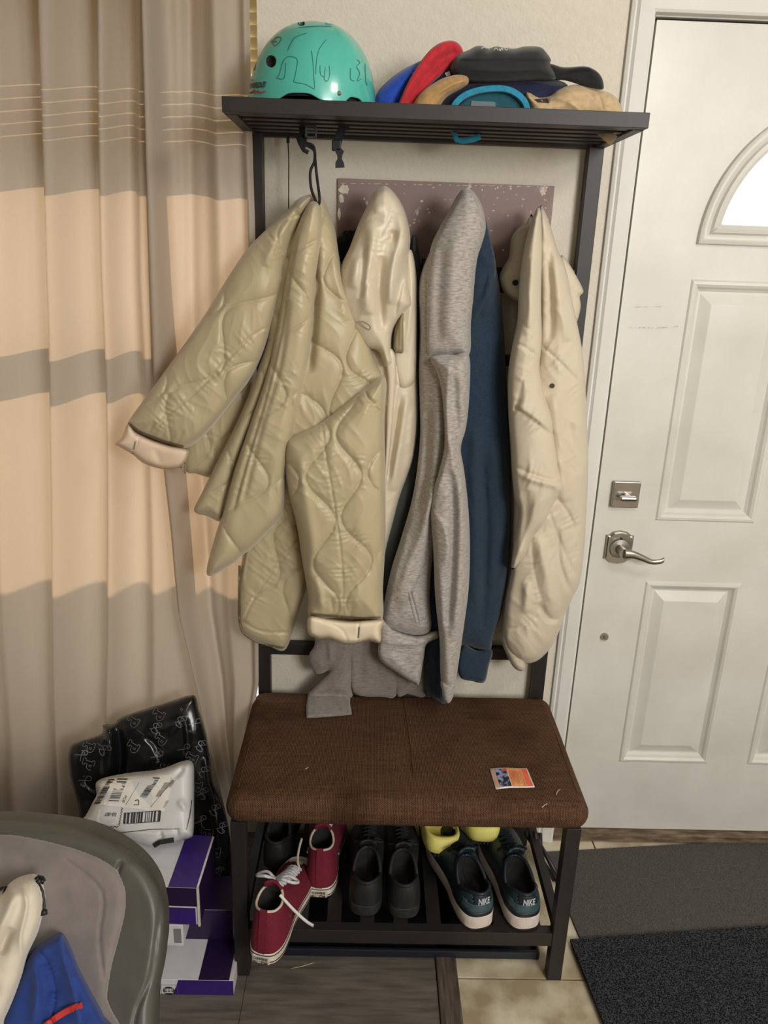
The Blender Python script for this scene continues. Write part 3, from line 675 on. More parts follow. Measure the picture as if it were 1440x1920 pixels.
relief('waistband', [(716, 1158), (740, 1180), (780, 1192), (818, 1182), (822, 1196), (800, 1208), (794, 1236), (786, 1282), (776, 1282), (744, 1262), (712, 1236), (710, 1200)], -.125, .038, MG, gh, R=26, er=5, flat=.75, nz=(.002, 1), S=[('e', [(822, 1194), (780, 1210), (712, 1206)], 9, .008), ('g', [(730, 1230), (760, 1256)], 8, .004)])
b = MB(); ev = EV[gh.children[0].name]
decal_line(b, ev, [(772, 1108), (781, 1140), (787, 1170)], 2.4); decal_line(b, ev, [(766, 1112), (774, 1144), (781, 1172)], 2.2); b.build('pocket_zip', mat('zip_tape', s2l(150, 142, 134), rough=.6), gh)

# --- cream satin coat
cr_ = empty('cream_coat', ea(740, 1100, -.09), 'smooth cream raincoat hanging by its hood behind the quilted jacket', 'coat')
relief('body', [(690, 560), (700, 640), (735, 640), (770, 560), (779, 600), (783, 690), (784, 780), (777, 850), (765, 890), (750, 930), (738, 975), (724, 1030), (712, 1090), (690, 1080), (680, 900), (680, 700)], -.090, .05, MCR, cr_, R=40, crk=(.004, 95), nz=(.003, .3),
       S=[('s', [(738, 720), (760, 724), (782, 722)], 1.6, .002), ('e', [(744, 660), (748, 720), (738, 800), (724, 880), (720, 940)], 14, .008), ('g', [(765, 740), (752, 820), (735, 920)], 9, .010), ('g', [(750, 740), (740, 820), (728, 900)], 5, -.008), ('g', [(775, 760), (764, 850)], 5, .006), ('g', [(726, 700), (728, 800)], 8, .006)])
relief('sleeve', [(760, 480), (772, 470), (781, 520), (782, 600), (780, 690), (775, 720), (752, 730), (738, 700), (735, 660), (740, 600), (752, 540)], -.125, .026, MCR, cr_, flat=.7, R=18, nz=(.003, .4),
       S=[('e', [(778, 500), (774, 560), (768, 620), (762, 660)], 9, .008), ('g', [(752, 600), (748, 650)], 5, .006)])
relief('hood', [(712, 352), (724, 349), (738, 360), (752, 380), (762, 405), (769, 438), (768, 470), (764, 500), (773, 560), (771, 576), (752, 595), (737, 622), (735, 660), (738, 680), (722, 690), (708, 660), (680, 650), (655, 612), (636, 565), (634, 520), (640, 496), (655, 465), (672, 420), (690, 382), (700, 362)], -.125, .080, MCR, cr_, R=60, crk=(.003, 100), nz=(.002, .4),
       S=[('s', [(733, 362), (734, 395), (722, 425), (708, 450), (703, 490), (690, 530), (664, 570)], 1.6, .002), ('g', [(690, 415), (698, 450), (686, 520), (690, 590)], 13, .012), ('g', [(716, 480), (712, 540), (716, 620)], 8, -.012), ('g', [(752, 400), (756, 450), (742, 500), (732, 570)], 11, .014), ('g', [(738, 432), (734, 450), (728, 446)], 8, -.010), ('g', [(706, 400), (712, 380)], 8, .004), ('e', [(765, 500), (752, 545), (738, 620)], 12, -.010), ('e', [(755, 430), (735, 520), (738, 600)], 16, .006), ('g', [(670, 480), (660, 540)], 9, .008), ('g', [(684, 460), (676, 560)], 6, -.008)])
b = relief('strap', [(722, 660), (739, 658), (742, 700), (738, 770), (730, 860), (722, 930), (718, 930), (722, 820), (726, 720)], -.150, .012, MCR, cr_, R=6, step=2.2, nz=(.0005, 1))
relief('pocket_flap', [(738, 655), (744, 610), (752, 588), (757, 580), (757, 655), (750, 662)], -.150, .020, mat('olive_lining', s2l(150, 136, 104), rough=.5), cr_, R=8, step=2.2, S=[('g', [(748, 600), (746, 655)], 2, -.004)])

# --- quilted jacket
qj = empty('quilted_jacket', ea(560, 1210, -.12), 'olive beige onion-quilted jacket with rolled pink cuffs hanging from a black cord', 'jacket')
HQ = .0085
relief('back_panel', [(360, 800), (400, 760), (440, 730), (470, 720), (450, 800), (420, 870), (400, 895), (368, 888), (350, 884), (345, 850)], -.11, .02, MQ, qj, R=20, step=2.3, crk=(.0035, 70), quilt=(380, 800, 10, 60, 24, 150, .005), nz=(.002, 1))
relief('body', [(585, 362), (606, 372), (618, 400), (628, 430), (636, 480), (648, 530), (668, 580), (690, 635), (706, 680), (720, 712), (718, 800), (640, 900), (560, 990), (520, 960), (500, 800), (500, 600), (530, 460), (556, 395)], -.120, .085, MQ, qj, R=70, step=2.3, crk=(.0035, 70), quilt=(640, 560, -16, 58, 24, 160, HQ), nz=(.003, .5),
       S=[('e', [(610, 400), (585, 480), (580, 560), (560, 760)], 30, .02), ('g', [(588, 440), (590, 560), (578, 700)], 9, -.018), ('g', [(625, 450), (640, 540), (655, 600)], 12, .008)])
relief('front_panel', [(516, 560), (500, 640), (470, 730), (440, 800), (405, 870), (378, 925), (364, 958), (390, 968), (416, 976), (428, 930), (450, 860), (490, 760), (530, 640), (545, 560)], -.150, .045, MQ, qj, R=22, step=2.3, crk=(.0035, 70), quilt=(430, 850, 22, 60, 25, 160, .006), nz=(.002, 1),
       S=[('c', [(366, 950), (392, 960), (418, 968)], 1.8, .002)])
relief('hem_panel', [(470, 1000), (530, 930), (556, 960), (572, 1040), (578, 1090), (558, 1150), (536, 1217), (505, 1212), (470, 1200), (449, 1178), (447, 1120), (452, 1060)], -.140, .040, MQ, qj, R=26, step=2.3, crk=(.0035, 70), quilt=(520, 1040, 24, 62, 25, 170, .006), nz=(.002, 1),
       S=[('s', [(572, 1000), (520, 1060), (478, 1120), (456, 1165)], 2, .004), ('c', [(455, 1165), (490, 1184), (540, 1186)], 2.2, .004), ('e', [(520, 950), (470, 1020), (456, 1100)], 10, .006), ('c', [(458, 1184), (492, 1203), (536, 1208)], 1.8, .002)])
relief('placket', [(590, 376), (602, 390), (604, 440), (592, 520), (588, 590), (578, 680), (556, 790), (538, 880), (530, 960), (500, 1000), (470, 1030), (456, 1040), (430, 1062), (388, 1078), (402, 1010), (420, 955), (440, 880), (470, 790), (500, 700), (520, 610), (535, 520), (552, 440), (572, 390)], -.185, .060, MQ, qj, R=30, step=2.3, crk=(.0035, 70), quilt=(520, 700, 14, 74, 30, 165, .008), nz=(.002, .6),
       S=[('e', [(560, 440), (545, 520), (530, 620), (505, 730), (470, 850), (440, 960)], 18, -.012), ('g', [(540, 560), (525, 680), (490, 800), (455, 940)], 6, -.006), ('c', [(455, 1036), (432, 1056), (394, 1074)], 2, .002)])
relief('sleeve', [(586, 366), (560, 372), (535, 398), (510, 420), (485, 444), (463, 468), (440, 500), (412, 545), (384, 590), (355, 632), (322, 678), (290, 722), (262, 760), (246, 782), (240, 796), (258, 812), (285, 824), (315, 834), (345, 842), (372, 826), (402, 796), (436, 752), (468, 712), (494, 660), (512, 600), (530, 530), (550, 450), (575, 395)], -.155, .075, MQ, qj, R=52, step=2.3, crk=(.0035, 70), quilt=(420, 640, 34, 72, 30, 190, .009), nz=(.003, .6),
       S=[('s', [(498, 432), (516, 456), (528, 480), (536, 506)], 2, .004), ('s', [(502, 612), (470, 632), (440, 660), (400, 702), (360, 742), (318, 775), (290, 808)], 2.2, .004), ('g', [(545, 400), (520, 440), (500, 500)], 12, .006), ('g', [(560, 390), (540, 450), (526, 520)], 7, -.012), ('g', [(300, 826), (312, 800)], 4, -.003), ('g', [(275, 818), (290, 792)], 4, -.003), ('g', [(330, 836), (344, 806)], 4, -.003)])
relief('sleeve', [(722, 708), (721, 780), (722, 860), (723, 950), (722, 1030), (718, 1100), (716, 1162), (680, 1164), (630, 1160), (580, 1156), (578, 1120), (566, 1050), (556, 985), (541, 930), (533, 880), (534, 830), (560, 812), (600, 792), (640, 762), (680, 730)], -.185, .085, MQ, qj, R=60, step=2.3, crk=(.0035, 70), quilt=(655, 852, -4, 60, 24, 160, .009), nz=(.003, .6),
       S=[('s', [(720, 712), (690, 726), (655, 748), (620, 776), (580, 802), (540, 824)], 2.4, .005), ('s', [(604, 800), (612, 860), (624, 930), (636, 1010), (642, 1080), (644, 1156)], 2, .004), ('g', [(590, 1080), (600, 1120), (606, 1156)], 8, .006), ('g', [(560, 850), (575, 960), (590, 1060)], 14, .008), ('g', [(620, 1120), (626, 1156)], 4, -.005), ('g', [(660, 1130), (658, 1160)], 5, -.004)])
slv = [c for c in qj.children if c.name.startswith('sleeve')]
cfl = relief('cuff', [(240, 794), (256, 810), (285, 824), (315, 834), (350, 842), (351, 860), (338, 876), (318, 880), (296, 878), (268, 868), (248, 852), (224, 838), (216, 832), (228, 820)], -.160, .062, MQL, qj, R=16, flat=.75, er=6, fa=1, step=2.4, nz=(.003, 1), S=[('s', [(262, 816), (250, 850)], 1.8, .002), ('g', [(290, 840), (300, 870)], 7, -.003)])
cfr = relief('cuff', [(582, 1154), (620, 1160), (660, 1164), (716, 1161), (715, 1182), (712, 1205), (690, 1202), (662, 1208), (640, 1207), (615, 1198), (596, 1198), (580, 1190), (576, 1172)], -.200, .074, MQLW, qj, R=16, flat=.75, er=6, fa=1, step=2.4, nz=(.0025, 1), S=[('s', [(673, 1164), (670, 1206)], 1.8, .003), ('c', [(604, 1164), (640, 1180), (652, 1204)], 1.4, .002)])
b = MB()
decal_line(b, EV[slv[0].name], [(241, 793), (258, 808), (285, 820), (315, 830), (344, 838)], 4.5, lift=.004); decal_line(b, EV[cfl.name], [(256, 816), (249, 851)], 3.4, lift=.001)
b.build('cuff_binding', MQE, cfl)
b = MB(); decal_line(b, EV[slv[1].name], [(582, 1152), (630, 1156), (680, 1160), (714, 1158)], 4.4, lift=.004); decal_line(b, EV[cfr.name], [(674, 1166), (671, 1206)], 3, lift=.001)
b.build('cuff_binding', MQE, cfr)
ev = EV[[c for c in qj.children if c.name.startswith('hem_panel')][0].name]
b = MB(); decal_line(b, ev, [(449, 1060), (448, 1120), (451, 1176), (472, 1198), (505, 1210), (534, 1215)], 4.5, lift=.001); b.build('hem_binding', MQE, qj)
z0 = P(343, 845, -.165)
b = MB(); b.box(z0[0]-.0035, z0[0]+.0035, z0[1]-.003, z0[1], z0[2]-.018, z0[2]); zz = z0-[0, 0, .018]
for bx in ((-.0065, .0065, -.026, -.018), (-.0065, .0065, -.010, .0), (-.0065, -.003, -.020, -.008), (.003, .0065, -.020, -.008)): b.box(zz[0]+bx[0], zz[0]+bx[1], zz[1]-.004, zz[1]-.001, zz[2]+bx[2], zz[2]+bx[3])
b.box(zz[0]-.003, zz[0]+.003, zz[1]-.0025, zz[1]-.0015, zz[2]-.018, zz[2]-.009)
b.build('zip_pull', M_CHROME, qj)
b = MB(); b.tube([P(*q, -.175) for q in ((345, 815), (350, 840), (348, 870), (347, 888))], .0022, 6); b.build('zip_edge', MQE, qj)
b = MB(); c = catmull([(672, 602), (684, 604), (694, 612), (692, 618), (682, 612), (672, 602)], False, 4); b.tube([P(q[0], q[1], -.20) for q in c], .0009, 6); b.build('button_loop', MQE, qj)

# --- puffer coat
pf = empty('puffer_coat', ea(1000, 1255, -.06), 'pale beige padded puffer coat hanging last on the rack beside the door', 'coat')
relief('collar', [(985, 420), (1000, 410), (1000, 560), (985, 575), (972, 568), (952, 556), (940, 540), (936, 520), (944, 500), (954, 482), (958, 450), (968, 432)], -.070, .035, MP, pf, R=18, nz=(.002, 1), S=[('s', [(975, 448), (962, 490), (950, 545)], 1.6, .002)])
relief('hood_flap', [(1050, 480), (1064, 490), (1082, 520), (1094, 546), (1087, 556), (1089, 574), (1083, 600), (1075, 610), (1060, 560)], -.055, .025, MP, pf, R=12, nz=(.002, 1), S=[('s', [(1062, 500), (1086, 552)], 1.6, .002)])
relief('body', [(1012, 388), (1022, 398), (1034, 430), (1046, 470), (1060, 500), (1072, 560), (1082, 605), (1092, 660), (1098, 730), (1101, 800), (1103, 870), (1100, 950), (1096, 1020), (1088, 1088), (1074, 1120), (1060, 1150), (1050, 1180), (1034, 1212), (1012, 1236), (990, 1244), (966, 1236), (950, 1220), (941, 1190), (946, 1130), (958, 1060), (962, 960), (965, 860), (985, 760), (1004, 680), (1008, 560), (1006, 460)], -.085, .080, MP, pf, R=70, crk=(.006, 75), nz=(.004, .5),
       S=[('e', [(1014, 395), (1012, 480), (1016, 560), (1013, 620)], 8, -.010), ('s', [(1018, 650), (1044, 674), (1070, 700), (1096, 728)], 2.4, .006), ('s', [(1016, 760), (1050, 850), (1062, 880)], 1.6, .002), ('g', [(1040, 470), (1050, 560), (1066, 640)], 12, .010), ('g', [(1028, 450), (1034, 560), (1030, 640)], 7, -.008), ('s', [(1046, 934), (1072, 975), (1100, 1046)], 2.4, .005), ('s', [(1030, 962), (1060, 1040), (1086, 1088)], 2.2, .004), ('g', [(1044, 990), (1050, 1060), (1070, 1110)], 5, -.006), ('s', [(948, 1176), (975, 1178), (1000, 1160), (1010, 1140)], 2, .005), ('g', [(1008, 1130), (1030, 1160), (1050, 1160)], 5, -.010), ('g', [(1080, 760), (1086, 880), (1080, 980)], 12, .006), ('g', [(990, 1090), (985, 1150)], 8, .008), ('s', [(996, 960), (1000, 1060), (1020, 1140)], 1.6, .003), ('g', [(1005, 1000), (1025, 1080), (1040, 1150)], 12, .010), ('g', [(1036, 740), (1050, 840), (1056, 940)], 12, .012)])
relief('sleeve', [(1011, 388), (1016, 440), (1015, 560), (1016, 640), (1012, 690), (1022, 740), (1036, 780), (1042, 830), (1050, 880), (1057, 916), (1048, 930), (1036, 952), (1020, 985), (1000, 1010), (985, 1040), (966, 1064), (960, 1070), (959, 1056), (964, 1020), (972, 960), (964, 930), (960, 890), (957, 830), (953, 770), (953, 700), (960, 650), (970, 600), (973, 540), (980, 480), (994, 420)], -.140, .080, MP, pf, R=44, crk=(.006, 100), nz=(.003, .5),
       S=[('s', [(972, 600), (990, 616), (1012, 630)], 2, .003), ('s', [(962, 640), (985, 652), (1010, 672)], 2.2, .005), ('s', [(1000, 658), (985, 700), (968, 760)], 2, .004), ('s', [(966, 764), (1000, 786), (1030, 812)], 3, .008), ('e', [(1030, 812), (1012, 796), (990, 780), (966, 764)], 16, .010), ('g', [(1000, 480), (996, 560), (990, 630)], 10, .008), ('g', [(1008, 500), (1007, 600)], 5, -.005), ('s', [(958, 870), (990, 886), (1024, 898), (1056, 906)], 2.6, .006), ('g', [(964, 884), (1000, 900), (1050, 912)], 5, .006), ('e', [(960, 1062), (985, 1030), (1010, 985), (1030, 950), (1052, 918)], 9, .008), ('g', [(990, 920), (985, 980), (972, 1030)], 10, -.008), ('c', [(1046, 924), (1020, 962), (1000, 1000), (968, 1050)], 2, .004)])
relief('hem_roll', [(944, 1178), (956, 1180), (972, 1206), (984, 1234), (984, 1254), (974, 1258), (962, 1250), (950, 1228), (940, 1200)], -.100, .03, MP, pf, R=11, nz=(.002, 1), step=2.4, S=[('s', [(950, 1186), (966, 1214), (976, 1248)], 1.4, .002)])
q = EV[[c for c in pf.children if c.name.startswith('collar')][0].name](966, 530)[0]
b = MB(); b.tube([q+[0, .001, 0], q-[0, .003, 0]], .0062, 16); b.build('snap', M_RACK, pf); 
q2 = EV[[c for c in pf.children if c.name.startswith('body')][0].name](1035, 723)[0]; b = MB(); b.tube([q2+[0, .002, 0], q2-[0, .004, 0]], .005, 12); b.build('snap', M_RACK, pf)

# ------------------------------------------------------------------ on the top shelf
from mathutils.bvhtree import BVHTree


def rootM(o):
    while o.parent: o = o.parent
    return Matrix.LocRotScale(o.location, o.rotation_euler, o.scale)


def ray_ev(objs):
    V = []; Fc = []
    for o in objs:
        Mx = rootM(o) if o.parent else Matrix.LocRotScale(o.location, o.rotation_euler, o.scale); n = len(V)
        V += [Mx @ v.co for v in o.data.vertices]; Fc += [[i+n for i in p.vertices] for p in o.data.polygons]
    t = BVHTree.FromPolygons(V, Fc); last = [None]

    def ev(x, y, lift=.0012):
        x = np.atleast_1d(x).astype(float); y = np.atleast_1d(y).astype(float); out = []
        for a, b_ in zip(x, y):
            d_ = Vector(FW+AX*(a-720)/FPX-BX*(b_-960)/FPX).normalized(); h, nn, _, _ = t.ray_cast(Vector(CAM), d_)
            if h is None: h = last[0] or Vector(P(a, b_, -.2)); nn = Vector((0, -1, 0))
            if nn.dot(d_) > 0: nn = -nn
            last[0] = h; out.append(h+nn*lift)
        return np.array([v[:] for v in out])
    return ev


def to_local(root, V): Mi = rootM(root).inverted(); return np.array([(Mi @ Vector(v))[:] for v in V])


def pix(V):
    d_ = np.asarray(V)-CAM; z = d_@FW; return 720+FPX*(d_@AX)/z, 960-FPX*(d_@BX)/z


def PYZ(x, z, Y):
    lo, hi = -400., 2400.
    for _ in range(40):
        mid = (lo+hi)/2
        if P(x, mid, Y)[2] > z: lo = mid
        else: hi = mid
    return lo


ZS = 1.8225
MT = mat('teal_gloss', s2l(84, 188, 172), s2l(78, 182, 166), rough=.22, scale=6, coat=.5)
hc = P(585, 150, -.175); htop = P(592, 38, -.175)[2]-ZS-.006
hl = empty('skate_helmet', (hc[0], -.175, ZS), 'glossy teal skate helmet with marker doodles on the top shelf', 'helmet')
ha, hb_, nu, nv = .1165, .112, 420, 170
V = []; Fc = []; MI = []
for j in range(nv):
    f = j/(nv-1)*.999
    for i in range(nu):
        th = i/nu*2*math.pi; c_, s_ = math.cos(th), math.sin(th)
        px_ = c_
        rim = .002
        if s_ < 0:
            rim += .011*math.exp(-((px_+.12)/.27)**4)+.012*math.exp(-((px_-.70)/.13)**4)
        rim += .008*(s_ > 0)*s_
        q = f*math.pi/2; rr = math.cos(q)**.80; zz_ = math.sin(q)**.95
        z_ = rim+(htop-rim)*zz_
        V.append((hc[0]+ha*rr*c_*(1+.03*(1-f))+.006*math.sin(q), -.175+hb_*rr*s_, ZS+z_))
V = np.array(V); X_, Y_ = pix(V); cen = np.array([hc[0], -.175, ZS+.04]); nr = V-cen; facing = (nr*(CAM-V)).sum(1) > -.002; hole = np.zeros(len(V))
for (a, c_, r1, r2) in ((508, 115, 10.5, 12.5), (475, 121, 5.5, 12), (565, 44, 7, 5), (616, 42, 8, 5)):
    e = ((X_-a)/r1)**2+((Y_-c_)/r2)**2; hole = np.maximum(hole, np.where(e < 1, np.where(e < .7, 1, .02), 0)*facing)
V = V-(nr/np.linalg.norm(nr, axis=1)[:, None])*(hole*.011)[:, None]
Fc = [[j*nu+i, j*nu+(i+1) % nu, (j+1)*nu+(i+1) % nu, (j+1)*nu+i] for j in range(nv-1) for i in range(nu)]
MI = [1 if min(hole[k] for k in f) > 0 else 0 for f in Fc]
sh = link('shell', V, Fc, [MT, M_DARK], hl, mi=MI)
sol = sh.modifiers.new('s', 'SOLIDIFY'); sol.thickness = .004; sol.offset = -1; sol.material_offset = 0
V2 = []
for j in range(30):
    q = j/29*math.pi/2*.999
    for i in range(60):
        th = i/60*2*math.pi; V2.append((hc[0]+(ha-.010)*math.cos(q)*math.cos(th), -.175+(hb_-.010)*math.cos(q)*math.sin(th), ZS+.010+(htop-.032)*math.sin(q)))
link('liner', V2, [[j*60+i, j*60+(i+1) % 60, (j+1)*60+(i+1) % 60, (j+1)*60+i] for j in range(29) for i in range(60)], M_DARK, hl)
ev = ray_ev([sh]); b = MB(); md = mat('green_marker', s2l(26, 104, 92), rough=.6)
for ln in ([(518, 146), (524, 140), (530, 118), (538, 108), (550, 107), (558, 115), (553, 146), (552, 154), (572, 158), (590, 168)], [(518, 146), (533, 147), (536, 118)], [(584, 95), (587, 120), (590, 166)], [(612, 75), (600, 90), (594, 110), (592, 140)],
           [(600, 123), (601, 140), (609, 145)], [(610, 126), (608, 148), (614, 152), (618, 140), (617, 124)], [(657, 128), (657, 148), (664, 152)], [(668, 126), (674, 138), (669, 152), (677, 148)], [(669, 112), (674, 118), (668, 124)], [(684, 120), (685, 150), (688, 160)], [(540, 95), (552, 72), (575, 63)], [(560, 52), (590, 50), (622, 50)]): decal_line(b, ev, ln, 1.0, lift=.0009)
b.build('doodle', md, hl)
b = MB(); br = mat('brown_marker', s2l(120, 84, 60), rough=.6); decal_line(b, ev, [(508, 80), (513, 76), (520, 70), (528, 72), (524, 80), (516, 86), (512, 80), (520, 78)], 1.4, lift=.0009); b.build('doodle', br, hl)
b = MB(); decal_text(b, ev, 'WIPEOUT', ((467, 167), (500, 164), (467, 156)), bold=.03); b.build('logo_text', M_BLACKP, hl)
b = MB(); decal_line(b, ev, [(469, 175), (478, 169), (476, 175), (486, 170), (485, 175), (499, 171)], 2.2, curve=False, lift=.0012); decal_line(b, ev, [(471, 153), (474, 149), (477, 153)], 1, lift=.0012); b.build('logo_swash', mat('logo_red', s2l(196, 40, 40), rough=.5), hl)
q = ev(636, 175, 0)[0]; b = MB(); b.tube([q+[0, .001, 0], q-[0, .0015, 0], q-[0, .003, 0]], [.0038, .0038, .0022], 14); b.build('rivet', M_CHROME, hl)
# chin straps through the slats
st = MB(); pts = [P(640, 215, -.17)+[0, 0, .02], P(649, 221, -.17), P(642, 240, -.17), P(634, 262, -.172), P(631, 275, -.172)]
st.ribbon(pts[:3], .024, (0, 1, 0), .002); st.ribbon(pts[2:], .016, (0, 1, 0), .002); st.build('chin_strap', M_BLACKW, hl); st = MB()
st.ribbon([P(583, 205, -.17), P(583, 224, -.172), P(583, 240, -.174)], .016, (0, 1, 0), .002)
st.ribbon([P(566, 205, -.15), P(566, 240, -.155), P(570, 262, -.16)], .012, (0, 1, 0), .002)
st.build('chin_strap', M_BLACKW, hl)
mbk = mat('grey_buckle', (.06, .06, .065), rough=.35); b = MB(); q = P(583, 247, -.175)
for bx in ((-.010, .010, .008, .011), (-.010, .010, -.011, -.008), (-.011, -.0075, -.011, .011), (.0075, .011, -.011, .011), (-.009, .009, -.001, .001)): b.box(q[0]+bx[0], q[0]+bx[1], q[1]-.003, q[1], q[2]+bx[2], q[2]+bx[3], 0, .0006)
b.build('buckle', mbk, hl)
q = P(631, 273, -.175); b = MB().box(q[0]-.009, q[0]+.009, q[1]-.005, q[1]+.002, q[2]-.010, q[2]+.010, 0, .002)
pr = [(628, 283), (631, 280), (640, 279), (645, 284), (642, 291), (641, 298), (645, 306), (646, 314), (629, 315), (629, 306), (633, 298), (632, 291)]
pp = [P(a, c_, -.175) for a, c_ in pr]; b.prism([(v[0], v[2]) for v in pp], -.180, -.174); b.build('buckle', M_BLACKP, hl)
# the loop cord that carries the jacket
cc = empty('lanyard', ea(590, 385, -.19), 'black cord loop hanging under the top shelf beside the helmet buckle', 'lanyard')
b = MB(); c = catmull([(562, 258), (575, 268), (588, 275), (590, 300), (582, 322), (583, 350), (590, 372), (597, 384), (599, 370), (594, 330), (591, 300), (589, 282), (575, 272)], False, 5)
yv = np.interp(c[:, 1], [258, 385], [-.165, -.205]); b.tube([P(q[0], q[1], y_) for q, y_ in zip(c, yv)], .0028, 8)
for k in range(5):
    b.tube([P(556+k*5, 255-k*.6, -.16), P(560+k*3, 268, -.168), P(572, 276, -.17)], .0022, 6)
b.tube([P(572, 236, -.14), P(568, 250, -.15), P(566, 262, -.165)], .003, 8); b.tube([P(562, 268, -.168), P(570, 282, -.170), P(578, 286, -.168)], .004, 8)
b.build('cord', M_BLACKW, cc)
b = MB(); b.tube([P(541, 395, -.045), P(541.5, 300, -.045), P(540, 268, -.045)], .0011, 6); b.tube([P(540, 268, -.045), P(540, 240, -.045), P(540, 215, -.045)], [.0035, .0025, .002], 8)
props(b.build('blind_cord', M_BLACKW, smooth=True), 'thin black pull cord hanging in front of the wall left of the jacket loop', 'cord')

# caps -----------------------------------------------------------------


def cloth_mat(n, rgb, r2=None, **k): return mat(n, s2l(*rgb), s2l(*(r2 or tuple(int(v*.88) for v in rgb))), rough=.85, scale=90, bump=.3, bscale=700, dist=.0004, sheen=.2, **k)


MB_ = cloth_mat('royal_blue_cloth', (28, 74, 190)); MR = cloth_mat('red_cloth', (196, 34, 48)); MTN = cloth_mat('tan_cloth', (196, 154, 98)); MNV = cloth_mat('deep_navy_cloth', (14, 22, 60)); MBL = cloth_mat('black_cloth', (30, 31, 33)); MTE = cloth_mat('turquoise_cloth', (38, 142, 178)); MTI = cloth_mat('dark_teal_cloth', (20, 86, 100)); MBG = cloth_mat('beige_cloth', (208, 180, 138))
G = 'caps piled on the top shelf'


def bt(x, Y): return (x, PYZ(x, ZS+.0015, Y))


cp_ = empty('baseball_cap', ea(760, PYZ(760, ZS, -.16), -.16), 'royal blue cap with a red brim pointing up beside the helmet', 'cap', G)
relief('crown', [bt(706, -.16), (703, 190), (709, 171), (728, 151), (752, 133), (778, 119), (806, 108), (802, 118), (786, 140), (770, 166), (758, 196), bt(756, -.15), bt(730, -.15)], -.145, .045, MB_, cp_, R=34, step=2.2, nz=(.001, 1), S=[('c', [(708, 186), (726, 164), (752, 142), (790, 122)], 1.3, .0012), ('c', [(716, 200), (745, 170), (795, 140)], 1.1, .0008)])
relief('brim', [bt(744, -.20), (750, 188), (764, 156), (784, 122), (806, 94), (826, 80), (846, 76), (859, 81), (868, 94), (866, 106), (852, 122), (830, 139), (808, 158), (790, 180), (780, 196), bt(776, -.20)], lambda x, y: -.215+.0005*(x-745), .014, MR, cp_, tb=.006, R=12, step=2.2, n=5, S=[('c', [(758, 200), (772, 165), (792, 128), (814, 100), (840, 88), (858, 92)], 1.2, .001), ('c', [(762, 205), (774, 180), (792, 152), (818, 122), (850, 100)], 9, .010)])
relief('inside', [(778, 198), (792, 172), (815, 148), (845, 122), (866, 108), (880, 116), (884, 136), (860, 146), (830, 158), (806, 176), (796, 200)], -.170, .010, MNV, cp_, R=10, step=2.2)
b = MB(); decal_quad(b, EV[[c for c in cp_.children if c.name.startswith('inside')][0].name], [(834, 137), (843, 133), (845, 141), (837, 143)], lift=.003); b.build('care_tag', mat('white_thread', s2l(230, 230, 230), rough=.8), cp_)
b = MB(); e_ = EV[[c for c in cp_.children if c.name.startswith('crown')][0].name]; decal_line(b, e_, [(773, 138), (780, 134)], 2.5); decal_line(b, e_, [(784, 130), (790, 127)], 2.5); b.build('crown_mark', mat('white_thread', s2l(230, 230, 230), rough=.8), cp_)
cp_ = empty('baseball_cap', ea(820, PYZ(820, ZS, -.23), -.23), 'tan cap lying on edge between the red brim and the turquoise brim', 'cap', G)
relief('crown', [bt(768, -.20), (775, 195), (788, 175), (806, 160), (832, 146), (858, 140), (876, 143), (878, 156), (862, 168), (838, 182), (824, 200), bt(822, -.20)], -.215, .032, MTN, cp_, R=20, step=2.2, nz=(.001, 1), S=[('c', [(786, 190), (806, 172), (836, 156), (866, 148)], 1.4, .0015), ('e', [(874, 152), (846, 162), (820, 180), (806, 205)], 6, .004)])
cp_ = empty('baseball_cap', ea(920, PYZ(920, ZS, -.15), -.15), 'dark navy cap under the black one, behind the turquoise brim', 'cap', G)
relief('crown', [bt(822, -.14), (828, 195), (845, 168), (872, 154), (905, 148), (960, 146), (1010, 146), (1052, 152), (1066, 164), (1050, 176), (1030, 200), bt(1020, -.14), bt(920, -.14)], -.14, .060, MNV, cp_, R=40, step=2.5, nz=(.002, 1), S=[('g', [(985, 150), (1030, 162), (1060, 164)], 4, .004), ('c', [(950, 165), (980, 180)], 2, .002)])
cp_ = empty('baseball_cap', ea(920, PYZ(920, ZS, -.24), -.24), 'turquoise cap with its curved brim edge facing out under the pile', 'cap', G)
relief('lining', [bt(852, -.23), (862, 196), (880, 182), (910, 172), (944, 171), (966, 180), (980, 194), bt(986, -.23)], -.22, .006, MTI, cp_, R=8, step=2.2)
b = MB(); c = catmull([bt(848, -.24), (856, 192), (876, 177), (908, 168), (944, 167), (968, 176), (984, 192), bt(990, -.24)], False, 8)
b.ribbon([P(q[0], q[1], -.235) for q in c], .010, (0, 1, -.15), .006); b.build('brim_edge', MTE, cp_, smooth=False)
ev = EV[[c for c in cp_.children if c.name.startswith('lining')][0].name]; b = MB(); decal_quad(b, ev, [(884, 189), (928, 191), (930, 203), (882, 202)], lift=.002); b.build('inner_label', mat('grey_label', s2l(104, 118, 124), rough=.7), cp_)
b = MB(); b.tube([P(q[0], q[1], -.15) for q in ((850, 244), (856, 262), (868, 264), (888, 261), (900, 256))], .006, 8); b.build('strap', MTE, cp_, smooth=True)
cp_ = empty('baseball_cap', ea(950, 150, -.17), 'black cap with white lettering on top of the cap pile, brim to the door', 'cap', G)
